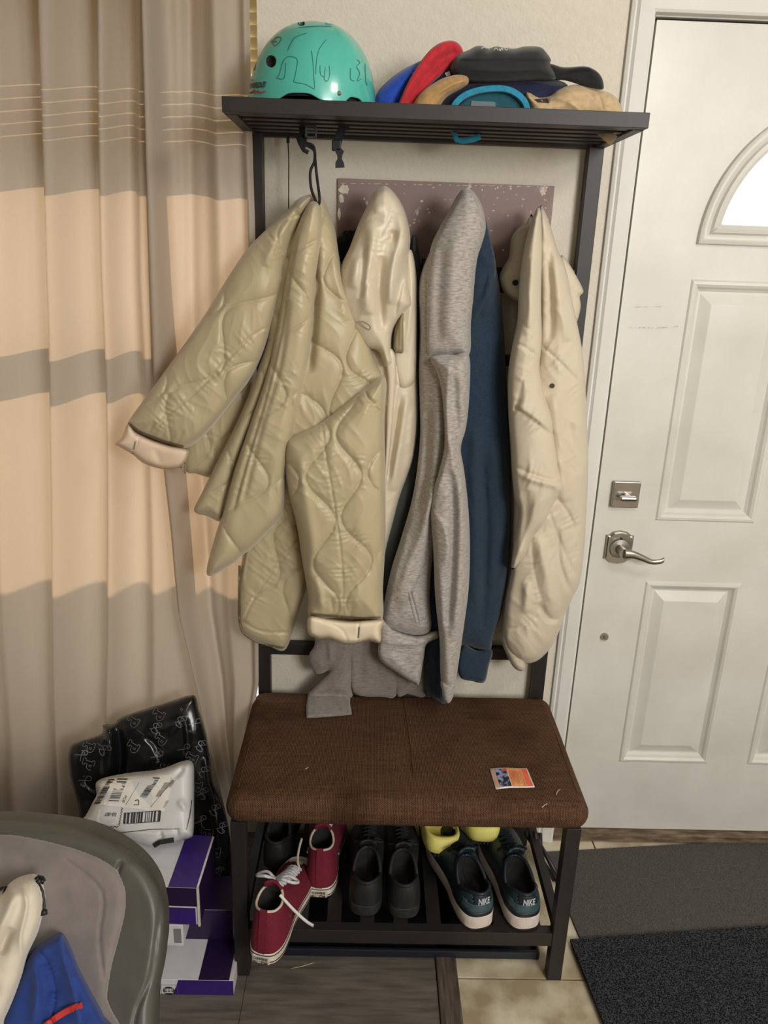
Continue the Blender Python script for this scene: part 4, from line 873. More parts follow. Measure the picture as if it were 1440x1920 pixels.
relief('crown', [(844, 128), (850, 112), (862, 101), (880, 93), (894, 86), (908, 87), (916, 91), (930, 87), (948, 90), (966, 91), (984, 87), (1012, 88), (1024, 98), (1033, 112), (1032, 120), (1042, 138), (1040, 150), (1000, 152), (940, 156), (890, 156), (862, 152), (848, 140)], -.165, .065, MBL, cp_, R=34, step=2.2, n=5, nz=(.002, 1), S=[('c', [(856, 112), (900, 114), (960, 112), (1026, 114)], 1.4, .0015), ('g', [(872, 130), (940, 134), (1020, 132)], 8, .004), ('e', [(1030, 113), (900, 113), (852, 112)], 8, .004)])
ev = EV[[c for c in cp_.children if c.name.startswith('crown')][0].name]; b = MB()
for ln in ([(903, 91), (908, 88), (912, 91)], [(926, 94), (930, 90), (934, 94)], [(936, 91), (938, 95), (941, 90), (943, 94)], [(946, 91), (950, 94), (954, 89)]): decal_line(b, ev, ln, 1.5, lift=.0016)
b.build('lettering', mat('white_thread', (0.8, 0.8, 0.8)), cp_)
relief('brim', [(1028, 120), (1058, 126), (1094, 124), (1112, 129), (1126, 141), (1132, 158), (1130, 168), (1112, 166), (1090, 160), (1060, 151), (1036, 148)], lambda x, y: -.170-.0004*(x-1028), .014, MBL, cp_, R=10, step=2.2, n=5, S=[('e', [(1040, 145), (1080, 132), (1110, 132)], 10, -.008), ('c', [(1034, 126), (1090, 129), (1122, 142)], 1.2, .001)])
cp_ = empty('baseball_cap', ea(1080, PYZ(1080, ZS, -.17), -.17), 'crumpled beige cap at the shelf end with its strap hanging through', 'cap', G)
relief('crown', [bt(998, -.18), (990, 200), (983, 184), (987, 172), (996, 174), (1010, 181), (1030, 180), (1046, 169), (1068, 160), (1090, 159), (1108, 165), (1132, 170), (1150, 178), (1162, 194), (1166, 208), bt(1160, -.18), bt(1080, -.18)], -.18, .060, MBG, cp_, R=34, step=2.2, nz=(.002, 1), S=[('e', [(1030, 183), (1060, 186), (1080, 198), (1096, 215)], 7, .006), ('g', [(1110, 168), (1125, 186), (1130, 205)], 3, -.003), ('g', [(1145, 178), (1152, 205)], 3, -.003), ('g', [(1004, 188), (1016, 184), (1030, 189)], 5, -.016)])
b = MB(); e_ = EV[[c for c in cp_.children if c.name.startswith('crown')][0].name]; decal_quad(b, e_, [(1001, 186), (1026, 184), (1030, 193), (1008, 192)], lift=.0015); b.build('opening_shade', mat('brown_opening_shade', s2l(74, 58, 40), rough=.9), cp_)  # dark brown patch on the crown paints the shade inside the cap's opening
b = MB(); b.ribbon([P(1112, 225, -.17), P(1122, 240, -.20), P(1136, 252, -.215), P(1151, 264, -.225)], .019, (.15, 1, .2), .0022); b.ribbon([P(1064, 236, -.16), P(1085, 243, -.16), P(1110, 238, -.165)], .007, (0, 1, 0), .002)
b.build('strap', cloth_mat('beige_strap', (176, 150, 116)), cp_)
b = MB(); b.ribbon([P(704, 240, -.12), P(712, 246, -.12), P(724, 240, -.12)], .006, (0, 1, 0), .002); o = b.build('strap', MB_, bpy.data.objects['baseball_cap'])

# ------------------------------------------------------------------ shoes
SO = np.array([1.15, 1])*catmull([(0, 0), (.022, .006), (.033, .03), (.035, .07), (.033, .115), (.036, .155), (.041, .195), (.041, .225), (.034, .262), (.018, .284), (-.002, .289), (-.024, .280), (-.038, .250), (-.043, .212), (-.040, .170), (-.034, .125), (-.033, .07), (-.031, .03), (-.020, .006)], True, 5)


def shoe(name, label, grp, loc, rot, mats, hi=False, flip=1, s=1.0, zsole=.028, collar=(.010, .118), ch=(.085, .060, .088), laces=True, tilt=(0, 0), bands=()):
    """mats: sole, upper, lining, laces"""
    t = empty(name, loc, label, 'shoe', grp, rot=(tilt[0], tilt[1], rot)); S0 = SO*[flip*s, s]; n = len(S0)
    b = MB(); V = []
    for z_, g_ in ((0, .97), (.003, 1.0), (zsole*s-.003, 1.0), (zsole*s, .98), (zsole*s, .5)):
        c_ = np.array([0, .14*s]); q = c_+(S0-c_)*g_; lift = .010*s*np.clip((S0[:, 1]/s-.22)/.07, 0, 1)**2*(z_ < zsole*s*2)
        V += [(a, d_, z_+l_) for (a, d_), l_ in zip(q, lift)]
    Fc = [[k*n+i, k*n+(i+1) % n, (k+1)*n+(i+1) % n, (k+1)*n+i] for k in range(4) for i in range(n)]+[list(range(n))[::-1], [4*n+i for i in range(n)]]
    if flip < 0: Fc = [f[::-1] for f in Fc]
    sole = link('sole', V, Fc, mats[0], t, local=True, smooth='auto')
    yn = S0[:, 1]/(.289*s); xs_ = np.sign(S0[:, 0]*flip+1e-9)
    g_ = yn**.85; cy = (collar[0]+(collar[1]-collar[0])*g_)*s; wc = (.031 if not hi else .028)*s
    cx = flip*xs_*wc*np.sqrt(np.clip(1-(2*g_-1)**2, 0, 1))
    zc_ = np.interp(g_, [0, .15, .5, .85, 1], [ch[0], ch[0]*.97, ch[1], ch[2]*.97, ch[2]])*s
    K = 18; V = []
    for k in range(K+1):
        f = k/K; e = f**(1.7 if not hi else 1.35); kz = 1-(1-f)**1.45
        if hi: kz = f**.95*.5+.5*(1-(1-f)**1.3)
        ins = 1-.04*math.sin(f*math.pi)*0
        q = S0*[.95, .98]+[0, .003*s]; x_ = q[:, 0]*(1-e)+cx*e; y_ = q[:, 1]*(1-e)+cy*e; z_ = (zsole*s-.004)+(zc_-zsole*s)*kz
        toe = np.clip((yn-.45)/.3, 0, 1)
        if hi: z_ = z_-toe*.026*s*np.sin(f*math.pi)**1.2*1.0
        x_ = x_*(1+.05*math.sin(f*math.pi)*toe)
        V += list(zip(x_, y_, z_+.009*s*np.clip((q[:, 1]/s-.22)/.07, 0, 1)**2*(1-f)))
    Fc = [[k*n+i, k*n+(i+1) % n, (k+1)*n+(i+1) % n, (k+1)*n+i] for k in range(K) for i in range(n)]
    V = np.array(V); cenf = np.array([V[f].mean(0) for f in Fc])
    tc_ = hi & (cenf[:, 1] > .255*s) if hi else np.zeros(len(Fc), bool)
    if flip < 0: Fc = [f[::-1] for f in Fc]
    for (nm, mt_, za, zb, ym, xm) in bands:
        k_ = (cenf[:, 1] < ym)*(cenf[:, 2] > za)*(cenf[:, 2] <= zb)*(np.abs(cenf[:, 0]) < xm)*~np.array(tc_, bool); o_ = link(nm, V, [f for f, c_ in zip(Fc, k_) if c_], mt_, t, local=True); md0 = o_.modifiers.new('s', 'SOLIDIFY'); md0.thickness = .0045; md0.offset = 0; tc_ = np.array(tc_, bool) | k_; bandf = k_
    toe_ = np.array(tc_, bool)*(cenf[:, 1] > .2*s)
    up_ = link('upper', V, [f for f, c_ in zip(Fc, tc_) if not c_], mats[1], t, local=True)
    if hi: link('toe_cap', V, [f for f, c_ in zip(Fc, toe_) if c_], mats[0], t, local=True)
    mdf = up_.modifiers.new('s', 'SOLIDIFY'); mdf.thickness = .0035; mdf.offset = 0
    # lining and insole
    V3 = []; cen_ = np.array([0, (collar[0]+collar[1])/2*s])
    for z_f, g2 in ((1.0, .985), (.85, .93), (.5, 1.0), (.12, 1.08), (.11, .04)):
        V3 += [(cen_[0]+(a-cen_[0])*g2, cen_[1]+(d_-cen_[1])*g2, zsole*s+(c3-zsole*s)*z_f-.0005) for a, d_, c3 in zip(cx, cy, zc_)]
    F3 = [[k*n+i, (k+1)*n+i, (k+1)*n+(i+1) % n, k*n+(i+1) % n] for k in range(4) for i in range(n)]+[[4*n+i for i in range(n)]]
    link('lining', V3, F3, mats[2], t, local=True)
    # rolled collar edge
    b = MB(); ring = [(a, d_, c3) for a, d_, c3 in zip(cx, cy, zc_)]; b.tube(ring+[ring[0]], .0028 if hi else .0045, 8, cap=False); b.build('collar', mats[4] if len(mats) > 4 else mats[1], t, local=True, smooth=True)
    bv = BVHTree.FromPolygons([Vector(v) for v in V], Fc)

    def top(x, y, lift=.003):
        h, nn, _, _ = bv.ray_cast(Vector((x, y, .4)), Vector((0, 0, -1)))
        return np.array(h[:])+[0, 0, lift] if h else np.array([x, y, .08*s])
    # tongue
    y1 = collar[1]*s; tz = ch[2]*s
    b = MB(); V4 = []
    for k, (dy, dz, w_) in enumerate(((.045, -.022 if not hi else -.05, .013), (.02, -.006 if not hi else -.024, .016), (-.004, .010 if not hi else -.004, .019), (-.012, .024 if not hi else .010, .018), (-.012, .028 if not hi else .016, .013))):
        for u in np.linspace(-1, 1, 7): V4.append((u*w_*s, y1+dy*s-.006*u*u*s, tz+dz*s+.002-.004*u*u))
    b.add(V4, [[k*7+i, k*7+i+1, (k+1)*7+i+1, (k+1)*7+i] for k in range(4) for i in range(6)]); to = b.build('tongue', mats[1], t, local=True, smooth=True); mdf = to.modifiers.new('s', 'SOLIDIFY'); mdf.thickness = .006
    if laces:
        b = MB(); rows = np.linspace(collar[1]+.008, .205 if not hi else .225, 6 if not hi else 9)*s; lr = .0026 if not hi else .0036
        for i, y_ in enumerate(rows):
            a0, a1 = top(-.017*s, y_), top(.017*s, y_); mid = top(0, y_, .008); b.tube([a0, (a0+mid)/2+[0, 0, .002], mid, (a1+mid)/2+[0, 0, .002], a1], lr, 6)
            if i < len(rows)-1: b.tube([top(-.017*s, y_), top(0, (y_+rows[i+1])/2, .007), top(.017*s, rows[i+1])], lr*.9, 6)
        m0 = top(0, rows[0], .010)
        for sg in (-1, 1):
            kb = 1.35 if hi else 1
            c_ = catmull([m0, m0+np.array([sg*.014, -.008, .012])*kb, m0+np.array([sg*.030, -.004, .006])*kb, m0+np.array([sg*.034, .010, -.004])*kb, m0+np.array([sg*.018, .010, .004])*kb, m0], False, 5); b.tube(list(c_), lr, 6)
        b.build('laces', mats[3], t, local=True, smooth=True)
    return t, sole, up_, top


def heel_text(t, s, txt, z0, z1, wx, m, s_=1.0, bold=.02, ins=0.0, nm='heel_label', slope=0, flip=1):
    b = MB(); low = SO[SO[:, 1] < .05]
    def fn(u, v):
        x = (u-.5)*wx; ax_ = np.abs(x/s_/1.15)
        yy_ = np.interp(ax_, [0, .010, .022, .033], [-.0005, -.0005, -.0005, -.0005])*s_
        return np.stack([x, yy_-.0012+ins+slope*v, z0+v*(z1-z0)], 1)
    text_map(b, txt, fn, bold=bold); return b.build(nm, m, t, local=True)


MMA = mat('maroon_canvas', s2l(118, 20, 46), s2l(102, 16, 38), rough=.85, scale=200, bump=.4, bscale=900, dist=.0004)
MRW = mat('off_white_rubber', s2l(226, 218, 206), s2l(206, 194, 178), rough=.5, scale=40)
MLI = mat('dark_lining', s2l(34, 32, 32), rough=.95); MLW = mat('grey_lace', s2l(222, 222, 224), s2l(180, 180, 186), rough=.9, scale=200)
MCD = mat('cream_edge', s2l(206, 192, 170), rough=.8)
SZ = .1345
G1 = 'maroon canvas high tops on the shoe shelf'


def conv(label, loc, rot, tilt):
    t, so, up_, top = shoe('high_top_sneaker', label, G1, loc, rot, (MRW, MMA, MLI, MLW, MCD), hi=True, s=.98, zsole=.030, collar=(.022, .088), ch=(.122, .118, .135), tilt=tilt)
    s = .98
    b = MB(); bk = MB()
    n = len(SO)
    for zz_, r_ in ((.024, .0012), (.008, .0012)):
        q = SO*[s*1.004, s*1.003]; ring = [(a, d_-.0006, zz_+.010*s*min(1, max(0, (d_/s-.22)/.07))**2) for a, d_ in q]; bk.tube(ring+[ring[0]], r_, 5, cap=False)
    bk.build('sole_stripe', mat('dark_stripe', s2l(40, 24, 34), rough=.6), so, local=True, smooth=True)
    # heel strip and label
    V = []
    for k in range(9):
        f = k/8
        for x in (-.008, .008): V.append((x, (.0015+.020*f**1.5)*s-.0012, .028+(.128*s-.028)*f))
    b.add(V, [[2*k, 2*k+1, 2*k+3, 2*k+2] for k in range(8)]); b.build('heel_strip', MMA, t, local=True, smooth=True)
    b = MB().box(-.019, .019, -.0022, .004, .004, .024, 0, .001); b.build('heel_patch', MRW, t, local=True)
    heel_text(t, s, 'CONVERSE', .0145, .0215, .032, mat('dark_print', (.02, .015, .02)), bold=.02, ins=-.0022)
    heel_text(t, s, 'ALL * STAR', .0050, .0125, .034, mat('dark_print', (.02, .015, .02)), bold=.03, ins=-.0022)
    for sg in (-1, 1):
        for (yy_, zz_) in ((.085, .055), (.10, .05)): MB().tube([(sg*.0365*s, yy_, zz_), (sg*.0405*s, yy_, zz_)], .004, 10).build('eyelet', M_CHROME, t, local=True)
    return t


l1 = FL(493, 1806, SZ+.006); l2 = FL(604, 1684, SZ)
sA = conv('maroon high top whose heel overhangs the front rail beside the left leg', (l1[0]-.004, l1[1], SZ+.003), math.radians(-13), (math.radians(-1), math.radians(0)))
sB = conv('maroon high top standing straight further back, laces tucked in', (l2[0]-.008, l2[1], SZ), math.radians(-3), (0, 0))
b = MB(); c = catmull([(525, 1678), (545, 1700), (560, 1715), (575, 1728), (588, 1736)], False, 6); w3 = [P(q[0], q[1], -.50+.0006*(q[0]-525)*-1) for q in c]; b.ribbon(w3, .0058, (.2, -1, .6), .0015)
V = to_local(sA, b.V); link('loose_lace', V, b.F, mat('white_lace', s2l(226, 226, 228), rough=.9), sA, local=True)
b = MB(); c = catmull([(566, 1572), (561, 1590), (558, 1612), (561, 1626)], False, 6); b.ribbon([P(q[0], q[1], -.34) for q in c], .005, (0, -1, .4), .0015); V = to_local(sB, b.V); link('loose_lace', V, b.F, MCD, sB, local=True)

MK1 = mat('worn_black_leather', s2l(32, 32, 32), s2l(20, 20, 20), rough=.65, scale=30, bump=.2, bscale=90); MK2 = mat('worn_black_sole', s2l(46, 45, 43), s2l(28, 27, 26), rough=.7, scale=60, bump=.3); MKL = mat('black_lace', (.015, .015, .017), rough=.9)
b1, b2 = FL(684, 1719, SZ), FL(757, 1724, SZ)
for i, (q, r_, lb) in enumerate(((b1, -2, 'worn black sneaker next to the maroon pair'), (b2, 1, 'worn black sneaker in the middle, nearer the dark teal pair'))):
    shoe('black_sneaker', lb, 'worn black sneakers on the shoe shelf', (q[0], q[1], SZ), math.radians(r_), (MK2, MK1, MLI, MKL), flip=(-1, 1)[i], s=1.0, zsole=.030, ch=(.086, .064, .092))
MD1 = mat('dark_teal_leather', s2l(38, 56, 62), s2l(30, 46, 52), rough=.45, scale=30, bump=.1, bscale=200); MD2 = mat('pinkish_white_rubber', s2l(226, 214, 206), s2l(208, 194, 186), rough=.5, scale=40); MD3 = mat('navy_leather', s2l(20, 30, 42), rough=.45); MDS = mat('steel_teal_leather', s2l(66, 90, 96), s2l(54, 76, 82), rough=.4, scale=60, bump=.15)
n1_, n2_ = FL(903, 1744, SZ), FL(986, 1746, SZ)
for i, (q, r_, lb) in enumerate(((n1_, 15, 'dark teal sneaker with white sole, under the yellow clogs'), (n2_, 7, 'dark teal sneaker with white sole, beside the right front leg'))):
    t, so, up_, top = shoe('teal_sneaker', lb, 'dark teal sneakers on the shoe shelf', (q[0], q[1], SZ), math.radians(r_), (MD2, MD1, MLI, mat('navy_lace', s2l(22, 30, 48), rough=.9), MD3), flip=(-1, 1)[i], s=1.06, bands=(('heel_counter', MD3, .030, .046, .085, 1), ('heel_panel', MDS, .046, .066, .042, 1), ('heel_tab', MD3, .066, .095, .030, .020)), zsole=.034, ch=(.084, .062, .090))
    # outsole, heel counter, heel tab with the wordmark
    q_ = SO*[(-1, 1)[i]*1.06, 1.06]; n = len(q_)
    V = [(a*.985, d_*.99+.001, 0) for a, d_ in q_]+[(a*.985, d_*.99+.001, .004) for a, d_ in q_]
    # (tread shows as a dark edge under the white midsole)
    tr_ = link('tread', [(x, y, z-.0035) for x, y, z in V], [list(range(n))[::-1], [n+k for k in range(n)]]+[[k, (k+1) % n, n+(k+1) % n, n+k] for k in range(n)], MLI, so, local=True); t.location.z += .0036
    def fn(u, v):
        x = (u-.5)*.030+.002; zz_ = .0700+v*.0105; f = np.clip((zz_-.028)/.056, 0, 1); e = (1-(1-f)**(1/1.45))**1.7; ys = np.interp(np.abs(x), [0, .012, .027], [-.0002, .0015, .0065])
        return np.stack([x, ys*(1-e)+(.0106+ys*.9)*e-.0040+.010*(v-.5)*.3, zz_], 1)
    b = MB(); text_map(b, 'NIKE', fn, bold=.03, shear=.3); b.build('heel_logo', mat('silver_thread', s2l(176, 182, 186), rough=.6), t, local=True)
MY = mat('yellow_foam', s2l(252, 242, 142), s2l(245, 234, 128), rough=.6, scale=60, bump=.15, bscale=200)
y1_, y2_ = FL(832, 1606, .200), FL(905, 1583, .215)
for i, (q, r_, tl_, lb) in enumerate(((y1_, 6, (-4, 5), 'yellow foam clog with open heel resting on the teal sneaker'), (y2_, -4, (-3, 0), 'yellow foam clog further back, closer to the right front leg'))):
    t = empty('foam_clog', (q[0], q[1], q[2]), lb, 'shoe', 'yellow foam clogs under the bench', rot=(math.radians(tl_[0]), math.radians(tl_[1]), math.radians(r_)))
    s = .9; S0 = SO*[(-1, 1)[i]*s*1.22, s]; n = len(S0); V = []
    for z_, g2 in ((0, .92), (.004, .97), (.020, 1.0), (.042, 1.01), (.048, .97), (.046, .88), (.022, .84), (.020, .4)):
        cc_ = np.array([0, .14*s]); qq = cc_+(S0-cc_)*g2; V += [(a, d_, z_) for a, d_ in qq]
    Fc = [[k*n+j, k*n+(j+1) % n, (k+1)*n+(j+1) % n, (k+1)*n+j] for k in range(7) for j in range(n)]+[list(range(n))[::-1], [7*n+j for j in range(n)]]
    if i == 0: Fc = [f[::-1] for f in Fc]
    link('footbed', V, Fc, MY, t, local=True)
    V = []
    for k, y_ in enumerate(np.linspace(.11, .24, 12)*s*1.0):
        f = k/11
        for u in np.linspace(0, math.pi, 15): V.append((math.cos(u)*(.044*s*(1-.55*f**3)), y_, .040+math.sin(u)*(.048-.030*f**2)))
    o = link('toe_cover', V, [[r*15+c_, r*15+c_+1, (r+1)*15+c_+1, (r+1)*15+c_] for r in range(11) for c_ in range(14)], MY, t, local=True); md_ = o.modifiers.new('s', 'SOLIDIFY'); md_.thickness = .004
    b = MB()
    for k in range(6): b.box(-.024+k*.0085, -.020+k*.0085, -.002, .002, .001, .006)
    b.build('tread_notch', MLI, t, local=True)
# dark shoes at the back, left and right
for (px_, py_, z_, r_, lb, mt_) in ((508, 1668, SZ, -4, 'black shoe in the shade behind the front maroon high top', MK1), (962, 1640, SZ+.0, 12, 'dark green shoe lying sideways behind the teal sneakers', mat('dark_green_suede', s2l(40, 54, 50), rough=.9))):
    q = FL(px_, py_, z_); shoe('dark_shoe', lb, None, (q[0] if px_ < 700 else .185, -.285 if px_ < 700 else -.082, z_), math.radians(r_ if px_ < 700 else -90), (MLI, mt_, MLI, MKL), s=.9, zsole=.024, ch=(.08, .06, .085))
# folded metal frame leaning behind the right leg
ff = empty('folding_chair', (.47, -.10, 0), 'folded black metal chair frame leaning beside the back right post', 'folding chair')
b = MB()
for (a, c_, y0_, y1_, r_) in (((1000, 1562), (1048, 1760), -.10, -.20, .006), ((985, 1560), (1030, 1720), -.13, -.17, .006), ((1012, 1562), (1004, 1700), -.08, -.12, .007), ((1003, 1560), (1012, 1620), -.15, -.17, .007)):
    b = MB(); p0, p1 = P(*a, y0_), P(*c_, y1_); p1[2] = max(p1[2], .01); b.tube([p0, p1], r_, 10); b.build('frame_tube', M_BLACKP, ff, smooth=True)

# ------------------------------------------------------------------ mats
def matbox(name, lab, m, c0, lx, ly, th, rot, z=0):
    b = MB().box(0, lx, -ly, 0, 0, th, 0, .001)
    o = link(name, b.V, b.F, m, None, local=True, smooth=False); o.location = (c0[0], c0[1], z); o.rotation_euler = (0, 0, rot); return props(o, lab, 'mat')


mg1 = mat('grey_carpet', s2l(106, 103, 100), s2l(78, 76, 75), rough=1, scale=420, detail=6, bump=1, bscale=420, dist=.004, lo=.38, hi=.62, spec=.1)
mg2 = mat('black_carpet', s2l(86, 88, 94), s2l(20, 22, 26), rough=1, scale=330, detail=5, bump=1, bscale=330, dist=.006, lo=.42, hi=.66, spec=.1)
matbox('grey_door_mat', 'flat grey carpet mat in front of the white door', mg1, (.513, -.0615), 1.2, .70, .006, .099)
o = matbox('black_door_mat', 'coarse black bristle mat overlapping the grey mat', mg2, (.513, -.362), 1.2, .80, .010, .099, .0062)

# ------------------------------------------------------------------ trading card and lint on the bench
zc_ = .4905
tcq = [FL(*q, zc_) for q in ((918, 1441), (988, 1439), (1003, 1475), (930, 1480))]
cdr = empty('trading_card', (sum(q[0] for q in tcq)/4, sum(q[1] for q in tcq)/4, zc_-.0005), 'orange and silver trading card lying on the brown bench cushion', 'card')


def cardq(u0, u1, v0, v1, z, n=6):
    V = []
    for v in np.linspace(v0, v1, n):
        for u in np.linspace(u0, u1, n):
            p = tcq[0]*(1-u)*(1-v)+tcq[1]*u*(1-v)+tcq[2]*u*v+tcq[3]*(1-u)*v; V.append((p[0], p[1], p[2]+z+.0015*math.sin(u*5)))
    return V, [[r*n+c_, (r+1)*n+c_, (r+1)*n+c_+1, r*n+c_+1] for r in range(n-1) for c_ in range(n-1)]


for nm, args, mt_ in (('card_stock', (0, 1, 0, 1, 0), mat('silver_border', s2l(222, 214, 208), rough=.25)), ('text_panel', (.44, .97, .05, .94, .0004), mat('card_orange', s2l(238, 174, 104), s2l(222, 118, 82), rough=.4, scale=40, stretch=(2, .4, 1), lo=.35, hi=.7)),
                      ('title_strip', (.05, .11, .06, .94, .0004), mat('card_strip', s2l(214, 140, 100), s2l(190, 170, 150), rough=.4, scale=120)), ('red_strip', (.84, .97, .05, .94, .0007), mat('card_red', s2l(216, 84, 66), s2l(230, 120, 90), rough=.4, scale=60)),
                      ('picture', (.12, .42, .07, .93, .0006), mat('card_picture', s2l(150, 160, 200), s2l(22, 26, 40), rough=.3, scale=85, lo=.42, hi=.62)), ('corner_mark', (.34, .42, .06, .2, .0009), mat('card_red2', s2l(214, 70, 50), rough=.4))):
    V, Fc = cardq(*args); o = link(nm, V, [f[::-1] for f in Fc], mt_, cdr)
    if nm == 'card_stock': o.modifiers.new('s', 'SOLIDIFY').thickness = -.0004
b = MB(); g_ = np.random.RandomState(8)
for k in range(9):
    u = .48+k*.036; V, Fc = cardq(u, u+.008, .12+.1*g_.rand(), .7+.2*g_.rand(), .0009, 3); b.add(V, [f[::-1] for f in Fc])
b.build('print_line', mat('card_print', s2l(150, 90, 56), rough=.5), cdr)
mlint = mat('pale_straw', s2l(206, 190, 160), rough=.8)
for i, (pts, z_, lb) in enumerate((([(1043, 1490), (1045, 1484), (1050, 1480)], .491, 'pale lint thread near the cushion corner'), ([(1046, 1496), (1047, 1490), (1045, 1482)], .491, None), ([(1016, 1514), (1022, 1509), (1026, 1507)], .491, 'pale bit of lint in front of the trading card'), ([(572, 1442), (578, 1439)], .491, 'tiny pale lint fleck on the left half of the cushion'), ([(545, 1816), (565, 1812), (589, 1805)], .0015, 'pale straw on the wood floor in front of the rack'))):
    if lb is None: continue
    o = MB().tube([FL(*q, z_) for q in pts], .0008, 5).build('lint' if z_ > .1 else 'straw', mlint, smooth=True); props(o, lb, 'lint' if z_ > .1 else 'straw')

# ------------------------------------------------------------------ boxes, parcels
MWB = mat('white_carton', s2l(220, 220, 222), s2l(212, 212, 216), rough=.5, scale=30); MPU = mat('purple_print', s2l(58, 34, 118), s2l(52, 30, 108), rough=.3); MPD = mat('dark_purple_print', s2l(38, 20, 60), rough=.35); MINS = mat('carton_edge', s2l(206, 200, 196), rough=.8)


def carton(name, label, x0, x1, y0, y1, z0, z1, faces, rot=0):
    """faces: coloured panels (name, material, plane, a0, a1, b0, b1) given as fractions of that side"""
    cx, cy = (x0+x1)/2, y0; t = empty(name, (cx, cy, z0), label, 'box', 'white and purple cartons stacked left of the bench', rot=(0, 0, rot))
    w2 = (x1-x0)/2; dp = y1-y0; h = z1-z0; e = .0006
    MB().box(-w2, w2, 0, dp, 0, h, 0, .0012).build('carton_body', MWB, t, local=True)
    for (nm, mt_, pl, a0, a1, b0, b1) in faces:
        b = MB()
        if pl == 'top': b.add([(-w2+a0*2*w2, b0*dp, h+e), (-w2+a1*2*w2, b0*dp, h+e), (-w2+a1*2*w2, b1*dp, h+e), (-w2+a0*2*w2, b1*dp, h+e)], [[0, 1, 2, 3]])
        if pl == 'front': b.add([(-w2+a0*2*w2, -e, b0*h), (-w2+a1*2*w2, -e, b0*h), (-w2+a1*2*w2, -e, b1*h), (-w2+a0*2*w2, -e, b1*h)], [[0, 1, 2, 3]])
        if pl == 'slant': b.add([(-w2+a0*2*w2, -e, 0), (w2, -e, 0), (w2, -e, h), (-w2+a1*2*w2, -e, h)], [[0, 1, 2, 3]])
        b.build(nm, mt_, t, local=True)
    return t


xb = FL(437, 1872, 0)[0]; xl_ = xb-.30
c1 = carton('shipping_carton', 'lowest carton, on the floor with a round black emblem on its front', xl_, xb, -.512, -.30, 0, .042, [('purple_flap', MPU, 'slant', .555, .60, 0, 1), ('purple_top', MPD, 'top', .745, .97, 0, 1)])
b = MB(); w_ = .15
q = FL(317, 1857, 0); ex = P(317, 1857, -.5126); cxl = ex[0]-(xl_+xb)/2; czl = ex[2]
b.add([(cxl+.0125*math.cos(a), -.0016, czl+.0115*math.sin(a)) for a in np.linspace(0, 2*math.pi, 28, endpoint=False)], [list(range(28))]); em = b.build('emblem', M_BLACKP, c1, local=True)
b = MB()
for zz_ in (-.0045, .0005, .0055): b.box(cxl-.0095, cxl+.0095, -.0026, -.0017, czl+zz_-.0009, czl+zz_+.0009)
for xx_ in (-.004, .003): b.box(cxl+xx_, cxl+xx_+.0015, -.0028, -.0017, czl-.005, czl+.006)
b.build('emblem_bar', MWB, em, local=True)
b = MB(); q4 = [(cxl-.017, czl-.016), (cxl+.018, czl-.016), (cxl+.018, czl+.016), (cxl-.017, czl+.016)]
b.tube([(x, -.0008, z) for x, z in q4+q4[:1]], .0005, 4); b.build('emblem_frame', mat('grey_print', s2l(130, 130, 134)), c1, local=True)
c2 = carton('shipping_carton', 'purple carton lying on the lowest one, half behind the others', P(339, 1740, -.405)[0]-.10, P(437, 1740, -.405)[0], -.405, -.302, .0435, .130, [('purple_front', MPD, 'front', .0, 1, 0, 1), ('purple_top', MPD, 'top', .0, 1, 0, 1)])
x3 = P(345, 1760, -.50)[0]
c3 = carton('shipping_carton', 'small white carton squeezed between the purple ones', x3-.20, x3, -.505, -.31, .1315, .188, [('print_line', mat('grey_print', s2l(130, 130, 134)), 'front', .90, .98, .15, .85)])
x4 = P(374, 1700, -.50)[0]
c4 = carton('shipping_carton', 'topmost carton with purple side flap, under the white parcel', x4-.26, x4, -.500, -.345, .1895, .288, [('purple_top', MPU, 'top', .755, .985, 0, 1), ('purple_front', MPU, 'front', .0, .97, .0, .46), ('dark_front', MPD, 'front', .0, .985, .50, 1)], rot=math.radians(-1.5))
b = MB(); b.add([(.1306, 0, .0), (.1306, .155, .0), (.1306, .155, .097), (.1306, 0, .097)], [[0, 1, 2, 3]]); b.build('dark_side', MPD, c4, local=True)
b = MB().box(.127, .1315, -.003, .002, -.002, .100); b.build('torn_edge', MINS, c4, local=True)

